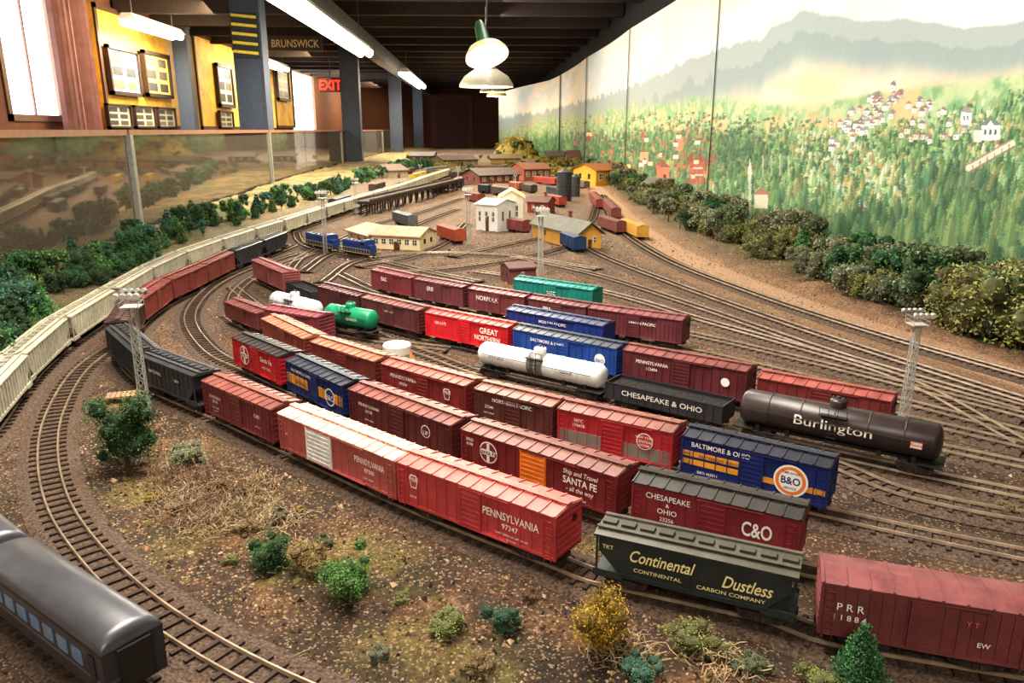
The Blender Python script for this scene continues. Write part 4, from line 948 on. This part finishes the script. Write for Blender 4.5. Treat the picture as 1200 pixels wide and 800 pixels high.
for (u,v,r_,hh) in ((215,560,.03,.014),(250,580,.03,.018),(285,600,.028,.014),(240,620,.025,.01),(205,590,.02,.012),(330,610,.018,.01),(300,570,.02,.012),(345,655,.018,.012),(195,545,.02,.016),(265,600,.03,.012),(225,600,.03,.010),(730,775,.02,.008),(840,792,.02,.006)):
    p=P(u,v); mb=MB(); c_=random.choice([(140,120,98),(156,134,106),(120,98,78),(166,148,122)]); m_=mat(c_,.9); z=gz(p.x,p.y)
    for k in range(110):
        a=U(0,6.28); rr=r_*math.sqrt(R()); x,y=rr*math.cos(a),rr*math.sin(a); q=Vector((x,y,0)); dd=Vector((U(-1,1),U(-1,1),U(.2,1.3))).normalized()
        for s in range(3):
            q2=q+dd*U(.003,.006)
            if q2.z>hh: q2.z=hh
            mb.cyl(q,q2,.00035,m_,3,cap=False); q=q2; dd=(dd+Vector((U(-1,1),U(-1,1),U(-.9,.5)))*.8).normalized()
    mb.obj('dried_brush',label='tangled pale dried brush lying on brown ground',cat='dried brush',loc=(p.x,p.y,z),kind='stuff')
mb=MB(); n=26; vs=[];fs=[]
for i in range(n):
    for j in range(n):
        x=-.26+.52*i/(n-1); y=-.5+1.0*j/(n-1); r=max(0,1-(x/.26)**2)*max(0,1-(y/.5)**2); vs.append((x,y,.2*r**.8*(0.75+.5*R())))
for i in range(n-1):
    for j in range(n-1): a=i*n+j; fs.append((a,a+n,a+n+1,a+1))
mb.add(vs,fs,mat((140,124,60),.95,var=.45,scale=14,bump=.5)); mb.obj('scenic_hill',label='rugged mustard yellow scenic hill covered with scrub',cat='hill',loc=(.42,8.9,.001))
for _ in range(30):
    x=.42+U(-.22,.22); y=8.9+U(-.45,.2); r=max(0,1-((x-.42)/.26)**2)*max(0,1-((y-8.9)/.5)**2)
    mk('bush',fmesh('bush',random.choice(['ye','ol','gy2','dk']),random.randrange(3)),label='scrubby bush on the yellow hill',cat='bush',loc=(x,y,.17*r**.8),sc=U(.04,.08),group='scrub on the hill')
for _ in range(60):
    u=U(430,660); v=U(184,206); p=P(u,v)
    if clear(p.x,p.y,.05) and abs(p.x)<.75: plant('bush',random.choice(['ye','ol','gy2']),p.x,p.y,U(.03,.06),'distant scrub near the far buildings',group='distant shrubs')
# ---------- ROOM ----------
def struct(mb,name,**kw): return mb.obj(name,kind='structure',**kw)
WX=-2.4; CZ=1.15; Y0=-1.5; Y1=15.5
mb=MB(); mb.bb(WX-.1,1.1,Y0,Y1,-1.05,-1.0,mat((96,74,58),.5)); struct(mb,'floor')
mb=MB(); mb.bb(WX-.1,1.1,Y0,Y1,CZ,CZ+.05,mat((42,34,30),.8)); struct(mb,'ceiling')
mb=MB(); mb.bb(1.0,1.1,Y0,Y1,-1.0,CZ,mat((34,30,28),.9)); struct(mb,'wall_right')
mb=MB(); mb.bb(WX,1.0,Y1-.1,Y1,-1.0,CZ,mat((96,64,48),.9)); struct(mb,'wall_back')
mb=MB(); mb.bb(WX,1.0,Y0,Y0+.1,-1.0,CZ,mat((170,144,118),.9)); struct(mb,'wall_front')
holes=[]
for (ua,va,ub,vb) in ((-4,-30,66,142),(342,82,370,200),(506,116,519,178)):
    y0=PX(ua,(va+vb)/2,WX)[0]; y1=PX(ub,(va+vb)/2,WX)[0]; z1=PX((ua+ub)/2,va,WX)[1]; z0=PX((ua+ub)/2,vb,WX)[1]; holes.append((y0,min(y1,Y1-.3),max(z0,-.6),min(z1,CZ-.08)))
holes.append((1.0,2.6,0,.95)); holes.sort()
mb=MB(); wm=mat((122,78,60),.8,scale=8); y=Y0
for (a,b_,c_,d_) in holes:
    mb.bb(WX-.03,WX,y,a,-1,CZ,wm); mb.bb(WX-.03,WX,a,b_,-1,c_,wm); mb.bb(WX-.03,WX,a,b_,d_,CZ,wm); y=b_
mb.bb(WX-.03,WX,y,Y1,-1,CZ,wm); struct(mb,'wall_left')
for k,(a,b_,c_,d_) in enumerate(holes):
    mb=MB(); fmw=mat((130,100,80),.6); t=.035
    mb.bb(WX-.025,WX+.01,a,a+t,c_,d_,fmw); mb.bb(WX-.025,WX+.01,b_-t,b_,c_,d_,fmw); mb.bb(WX-.025,WX+.01,a,b_,c_,c_+t,fmw); mb.bb(WX-.025,WX+.01,a,b_,d_-t,d_,fmw); mb.bb(WX-.02,WX-.01,(a+b_)/2-.008,(a+b_)/2+.008,c_,d_,fmw)
    struct(mb,'window_%d'%(k+1))
def onwall(ua,va,ub,vb,x=WX):
    y0=PX(ua,(va+vb)/2,x)[0]; y1=PX(ub,(va+vb)/2,x)[0]; return y0,y1,PX((ua+ub)/2,vb,x)[1],PX((ua+ub)/2,va,x)[1]
for (q,l) in (((112,22,212,152),'golden yellow display board lit from above'),((226,48,284,152),'golden yellow display board with poster'),((318,72,340,150),'narrow golden display board'),((428,104,455,160),'golden brown display board along the wall'),((476,112,500,160),'golden brown display board far along the wall')):
    y0,y1,z0,z1=onwall(*q); z1=min(z1,CZ-.03); mb=MB(); mb.bb(WX+.001,WX+.03,y0,y1,z0,z1,mat((224,172,66),.6,var=.25,scale=6))
    for (p0,p1,p2,p3) in ((y0,y1,z0,z0+.03),(y0,y1,z1-.03,z1),(y0,y0+.03,z0,z1),(y1-.03,y1,z0,z1)): mb.bb(WX+.03,WX+.045,p0,p1,p2,p3,mat((80,50,34)))
    mb.obj('display_board',label=l,cat='display board')
for q,c_ in (((126,56,162,112),(216,214,196)),((168,62,198,114),(236,206,110)),((124,122,152,150),(186,176,150)),((156,124,180,150),(196,180,150)),((183,126,204,150),(180,170,150)),((254,76,272,126),(216,212,196)),((256,130,272,150),(180,170,150)),((324,82,338,118),(196,190,170))):
    y0,y1,z0,z1=onwall(*q,x=WX+.05); rt=root('picture_frame','dark framed photographs mounted on the display board','picture',(WX+.046,(y0+y1)/2,(z0+z1)/2)); a=(y1-y0)/2;b_=(z1-z0)/2; mb=MB(); t=min(a,b_)*.16; fk=mat((50,32,24),.5)
    for (p0,p1,p2,p3) in ((-a,a,-b_,-b_+t),(-a,a,b_-t,b_),(-a,-a+t,-b_,b_),(a-t,a,-b_,b_)): mb.bb(0,.025,p0,p1,p2,p3,fk)
    mb.obj('frame',rt); mb=MB(); mb.bb(.002,.010,-a+t,a-t,-b_+t,b_-t,mat(c_,.4,var=.05)); 
    rr=random.Random(int(y0*100))
    for i in range(3):
        for j in range(2): mb.box((.011,-a*.42+j*a*.84,-b_*.55+i*b_*.55),(.003,a*.62,b_*.36),mat(rr.choice([(76,70,60),(110,98,80),(60,60,62)]),.4))
    mb.obj('photograph',rt)
y0,y1,z0,z1=onwall(66,0,108,150,WX+.1); z1=CZ; mb=MB(); n=40; rings=[]
for i in range(n+1):
    y=y0+(y1-y0)*i/n; x=WX+.09+.025*math.sin(i*1.3); rings.append([(x,y,-.3),(x,y,z1-.02)])
mb.loft([[r[0] for r in rings],[r[1] for r in rings]],mat((150,110,106),.9,var=.15,scale=10),cap=False,closed=False); mb.obj('curtain',label='dusty rose brown curtain hanging beside the window',cat='curtain')
BL=[(BX(y)-.0,y) for y in(.3,1.35,2.3,4.42,7,10,13)]
gm=bpy.data.materials.new('barrier_glass'); gm.use_nodes=True; nt=gm.node_tree; N=nt.nodes; N.remove(N['Principled BSDF'])
tr=N.new('ShaderNodeBsdfTransparent'); tr.inputs[0].default_value=(.6,.56,.5,1); gl=N.new('ShaderNodeBsdfGlossy'); gl.inputs['Roughness'].default_value=.03; gl.inputs[0].default_value=(.7,.66,.58,1); ms=N.new('ShaderNodeMixShader'); lw=N.new('ShaderNodeLayerWeight'); lw.inputs[0].default_value=.3
df=N.new('ShaderNodeBsdfDiffuse'); df.inputs[0].default_value=(.28,.25,.21,1); ms2=N.new('ShaderNodeMixShader'); ms2.inputs[0].default_value=.22
nt.links.new(lw.outputs['Facing'],ms.inputs[0]); nt.links.new(tr.outputs[0],ms.inputs[1]); nt.links.new(gl.outputs[0],ms.inputs[2]); nt.links.new(ms.outputs[0],ms2.inputs[1]); nt.links.new(df.outputs[0],ms2.inputs[2]); nt.links.new(ms2.outputs[0],N['Material Output'].inputs[0])
for i in range(len(BL)-1):
    a=Vector(BL[i]);b=Vector(BL[i+1]); d=b-a; L=d.length-.02; rt=root('glass_barrier','glass barrier panel with brown wooden top rail','barrier',(a.x,a.y,-1),math.atan2(d.y,d.x),'barrier panels beside the aisle')
    mb=MB(); mb.bb(0,L,-.004,.004,.9,1.285,gm); mb.obj('glass_pane',rt)
    mb=MB(); mb.bb(0,L,-.012,.012,1.285,1.300,mat((142,96,70),.4)); mb.obj('top_rail',rt)
    mb=MB(); mb.bb(0,L,-.010,.010,0,.905,mat((62,52,44))); mb.obj('lower_panel',rt)
    mb=MB(); mb.bb(-.002,.022,-.014,.0,0,1.285,mat((150,150,142),.4,.3)); mb.obj('post',rt)
def pillar(u,v,Y,w,label,sign=False):
    q=PY(u,v,Y); x=q.x; rt=root('pillar',label,'pillar',(x,Y,-1),0,'structural posts in the aisle'); pm=mat((72,80,94),.6)
    mb=MB(); mb.bb(-w/2,w/2,-w/2,w/2,0,CZ+1,pm); mb.bb(-w*.6,w*.6,-w*.6,w*.6,0,.12,pm); mb.bb(-w*.55,w*.55,-w*.55,w*.55,CZ+.9,CZ+1,pm)
    for s in(-1,1): mb.bb(s*w/2-.006,s*w/2+.006,-w/2-.004,-w/2+.01,0,CZ+1,pm)
    mb.obj('post',rt)
    if sign:
        z0=PY(292,68,Y-w/2).z+1; z1=PY(292,15,Y-w/2).z+1; mb=MB(); mb.bb(-w*.5,w*.42,-w/2-.012,-w/2,z0,z1,mat((50,52,50)))
        n=5; hh=(z1-z0)/n
        for i in range(n):
            z=z0+hh*(i+.15); mb.add([(-w*.5,-w/2-.0135,z+.02),(w*.42,-w/2-.0135,z-.012+.02),(w*.42,-w/2-.0135,z+hh*.5),(-w*.5,-w/2-.0135,z+hh*.5+.012)],[(0,1,2,3)],mat((236,210,70)))
        mb.obj('hazard_sign',rt,label='black sign with slanted yellow stripes')
pillar(299,110,4.55,.145,'blue grey square pillar with striped warning sign',True); pillar(412,120,7.3,.15,'blue grey square pillar beside the barrier'); pillar(464,130,10.2,.14,'blue grey square pillar further along'); pillar(216,80,6.4,.10,'slim dark post in the aisle'); pillar(490,130,12.8,.14,'distant blue grey pillar near the wall')
mb=MB(); mb.bb(-.98,-.86,1.2,15.3,.92,1.04,mat((130,130,130),.6)); struct(mb,'trim_1')
k=2
for y in np.arange(1.2,15.2,.62):
    mb=MB(); mb.bb(-2.38,.99,y,y+.07,1.04,1.149,mat((62,50,45),.8)); struct(mb,'trim_%d'%k); k+=1
def tube(x,y0,y1,z,label,ang=0,e=14,light=10):
    rt=root('fluorescent_light',label,'ceiling light',(x,(y0+y1)/2,z),ang,'fluorescent fixtures'); L=y1-y0; 
    mb=MB(); mb.prismy([(-.06,.012),(-.03,.05),(.03,.05),(.06,.012)],-L/2,L/2,mat((236,236,230),.4)); mb.obj('housing',rt)
    for s in(-1,1): mb=MB(); mb.cyl((s*.03,-L/2+.02,-.002),(s*.03,L/2-.02,-.002),.024,mat((255,246,224),em=e),10); mb.obj('tube',rt)
    mb=MB()
    for s in(-1,1): mb.cyl((0,s*L*.4,.05),(0,s*L*.4,CZ-z),.004,mat((90,90,90)),6)
    mb.obj('hanger',rt)
    la=bpy.data.lights.new('tube_glow','AREA'); la.shape='RECTANGLE'; la.size=.1; la.size_y=L; la.energy=light; la.color=(1,.94,.82); o=bpy.data.objects.new('tube_glow',la); col.objects.link(o); o.parent=rt; o.location=(0,0,-.03)
tube(-.76,3.0,5.6,.80,'long white fluorescent fixture hanging over the layout',light=16)
tube(-.70,7.8,10.2,.82,'long white fluorescent fixture further down the hall',light=13)
y0,y1,z0,z1=onwall(150,24,207,44,WX+.25); tube(WX+.25,y0,y1,(z0+z1)/2-.0,'short fluorescent fixture above the display board',light=13)
tube(WX+.25,8.2,9.2,.95,'short fluorescent fixture above the display board',light=13)
def pendant(u,vr,Y,r,c,label,e=20,tilt=0,hh=.8,neck=None):
    q=PY(u,vr,Y); rt=root('pendant_lamp',label,'pendant lamp',(q.x,Y,q.z),0,'pendant lamps'); nk=mat(neck or c,.35)
    mb=MB(); mb.lathe([(r,0),(r*.98,r*.12),(r*.8,r*.38),(r*.45,r*.6)],(0,0,0),mat(c,.35),28); mb.lathe([(r*.45,r*.6),(r*.3,r*.72),(r*.26,r*hh),(r*.12,r*hh*1.2)],(0,0,0),nk,28)
    mb.lathe([(r*.97,.001),(r*.95,r*.1),(r*.77,r*.35),(r*.43,r*.56),(.001,r*.6)],(0,0,0),mat((250,240,205),.5),28); sh=mb.obj('lamp_shade',rt,smooth=True); sh.rotation_euler=(tilt,tilt*.5,0)
    mb=MB(); mb.lathe([(.001,-.04),(.018,-.035),(.026,-.018),(.022,0),(.012,.02),(.001,.025)],(0,0,r*.28),mat((255,226,160),em=e),14); mb.obj('bulb',rt,smooth=True)
    mb=MB(); mb.cyl((0,0,r*hh),(0,0,CZ-q.z),.004,mat((40,40,38)),6); mb.cyl((0,0,CZ-q.z-.02),(0,0,CZ-q.z),.03,mat((40,40,38)),12); mb.obj('cord',rt)
    la=bpy.data.lights.new('bulb_glow','POINT'); la.energy=5; la.color=(1,.8,.5); la.shadow_soft_size=.04; o=bpy.data.objects.new('bulb_glow',la); col.objects.link(o); o.parent=rt; o.location=(0,0,-.03)
pendant(571,66,4.0,.108,(200,190,140),'cream dome pendant lamp with dark green neck, glowing inside',tilt=-.45,hh=1.5,neck=(50,84,52))
pendant(570,102,4.9,.165,(160,154,136),'pale cream dome pendant lamp',hh=.9,neck=(100,96,86))
pendant(577,108,7.6,.12,(200,186,140),'small distant pendant lamp glowing yellow'); pendant(582,113,9.5,.12,(200,186,140),'small distant pendant lamp glowing yellow')
q0=PY(374,91,8.8);q1=PY(400,108,8.8); rt=root('exit_sign','white exit sign with red letters hanging from ceiling','sign',((q0.x+q1.x)/2,8.8,(q0.z+q1.z)/2)); w=(q1.x-q0.x); h=q0.z-q1.z
mb=MB(); mb.box((0,0,0),(w,.03,h),mat((70,18,16),.4)); mb.box((0,0,h*.5+.1),(.01,.01,.2),mat((60,60,60))); mb.obj('housing',rt)
vs,fs=text2d('EXIT',h*.66,0,.03); mb=MB(); mb.add([(x*.85,-.017,z-h*.33) for x,z in vs],fs,mat((255,40,28),em=2)); mb.obj('lettering',rt)
q0=PY(314,42,6.6);q1=PY(378,60,6.6); rt=root('name_board','dark hanging board with station name lettering','sign',((q0.x+q1.x)/2,6.6,(q0.z+q1.z)/2)); w=(q1.x-q0.x); h=q0.z-q1.z
mb=MB(); mb.box((0,0,0),(w,.03,h),mat((56,40,30),.5)); 
for s in(-1,1): mb.box((s*w*.4,0,h*.5+.05),(.01,.01,CZ-q0.z+.01),mat((40,40,40)))
mb.obj('board',rt); vs,fs=text2d('BRUNSWICK',h*.5,0,.02); mb=MB(); k_=w*.9/(max(v[0] for v in vs)*2); mb.add([(x*k_,-.017,z-h*.25) for x,z in vs],fs,mat((206,186,140))); mb.obj('lettering',rt)
mb=MB(); mb.bb(-.9,-.1,Y1-.13,Y1-.1,-1,.95,mat((100,58,42),.6)); mb.bb(-.8,-.2,Y1-.15,Y1-.13,-.8,.85,mat((80,46,34),.6)); struct(mb,'door_1')
# ---------- camera, world, lights ----------
cam=bpy.data.cameras.new('cam'); cam.lens=27; cam.sensor_width=36; cam.clip_start=.01; cam.clip_end=100; co=bpy.data.objects.new('camera',cam); col.objects.link(co); co.location=(0,0,H); co.rotation_euler=(math.pi/2-TH,0,-PSI); bpy.context.scene.camera=co
w=bpy.data.worlds.new('world'); bpy.context.scene.world=w; w.use_nodes=True; w.node_tree.nodes['Background'].inputs[0].default_value=(.95,.97,1,1); w.node_tree.nodes['Background'].inputs[1].default_value=5
def area(loc,rot,sx,sy,e,c=(1,.94,.84)):
    la=bpy.data.lights.new('added_area_light','AREA'); la.shape='RECTANGLE'; la.size=sx; la.size_y=sy; la.energy=e; la.color=c; o=bpy.data.objects.new('added_area_light',la); col.objects.link(o); o.location=loc; o.rotation_euler=rot; return o
WM=(1,.9,.72); NR=(1,.92,.78)
area((-.2,.8,1.0),(.0,0,0),.5,.8,21,NR); area((-.1,2.7,1.0),(0,0,0),.3,1.2,17,WM)  # overhead area lights added without fixtures to light the near yard
area((-.1,-.7,1.0),(math.radians(50),0,0),.8,.5,9,NR)  # fill light added behind and above the camera
area((.1,1.6,.98),(0,math.radians(-42),0),.2,2.0,6.5,(1,.96,.9)); area((.1,4.5,.98),(0,math.radians(-45),0),.2,2.5,9,(1,.96,.9))  # bare lights added to brighten the mural, no fixtures modelled
for y in(5.5,8.5,11.5): area((-.1,y,1.0),(0,0,0),.4,1.5,11,WM)  # further added overhead lights along the far layout
for y in(5.2,8.0,11.5,14): area((-1.7,y,1.0),(0,math.radians(50),0),.3,1.5,17,(1,.82,.52))  # golden lights added to brighten the aisle and left wall
vs_=bpy.context.scene.view_settings; vs_.view_transform='Standard'; vs_.exposure=0.48
try: vs_.look='Medium High Contrast'
except Exception as e: print('look',e)
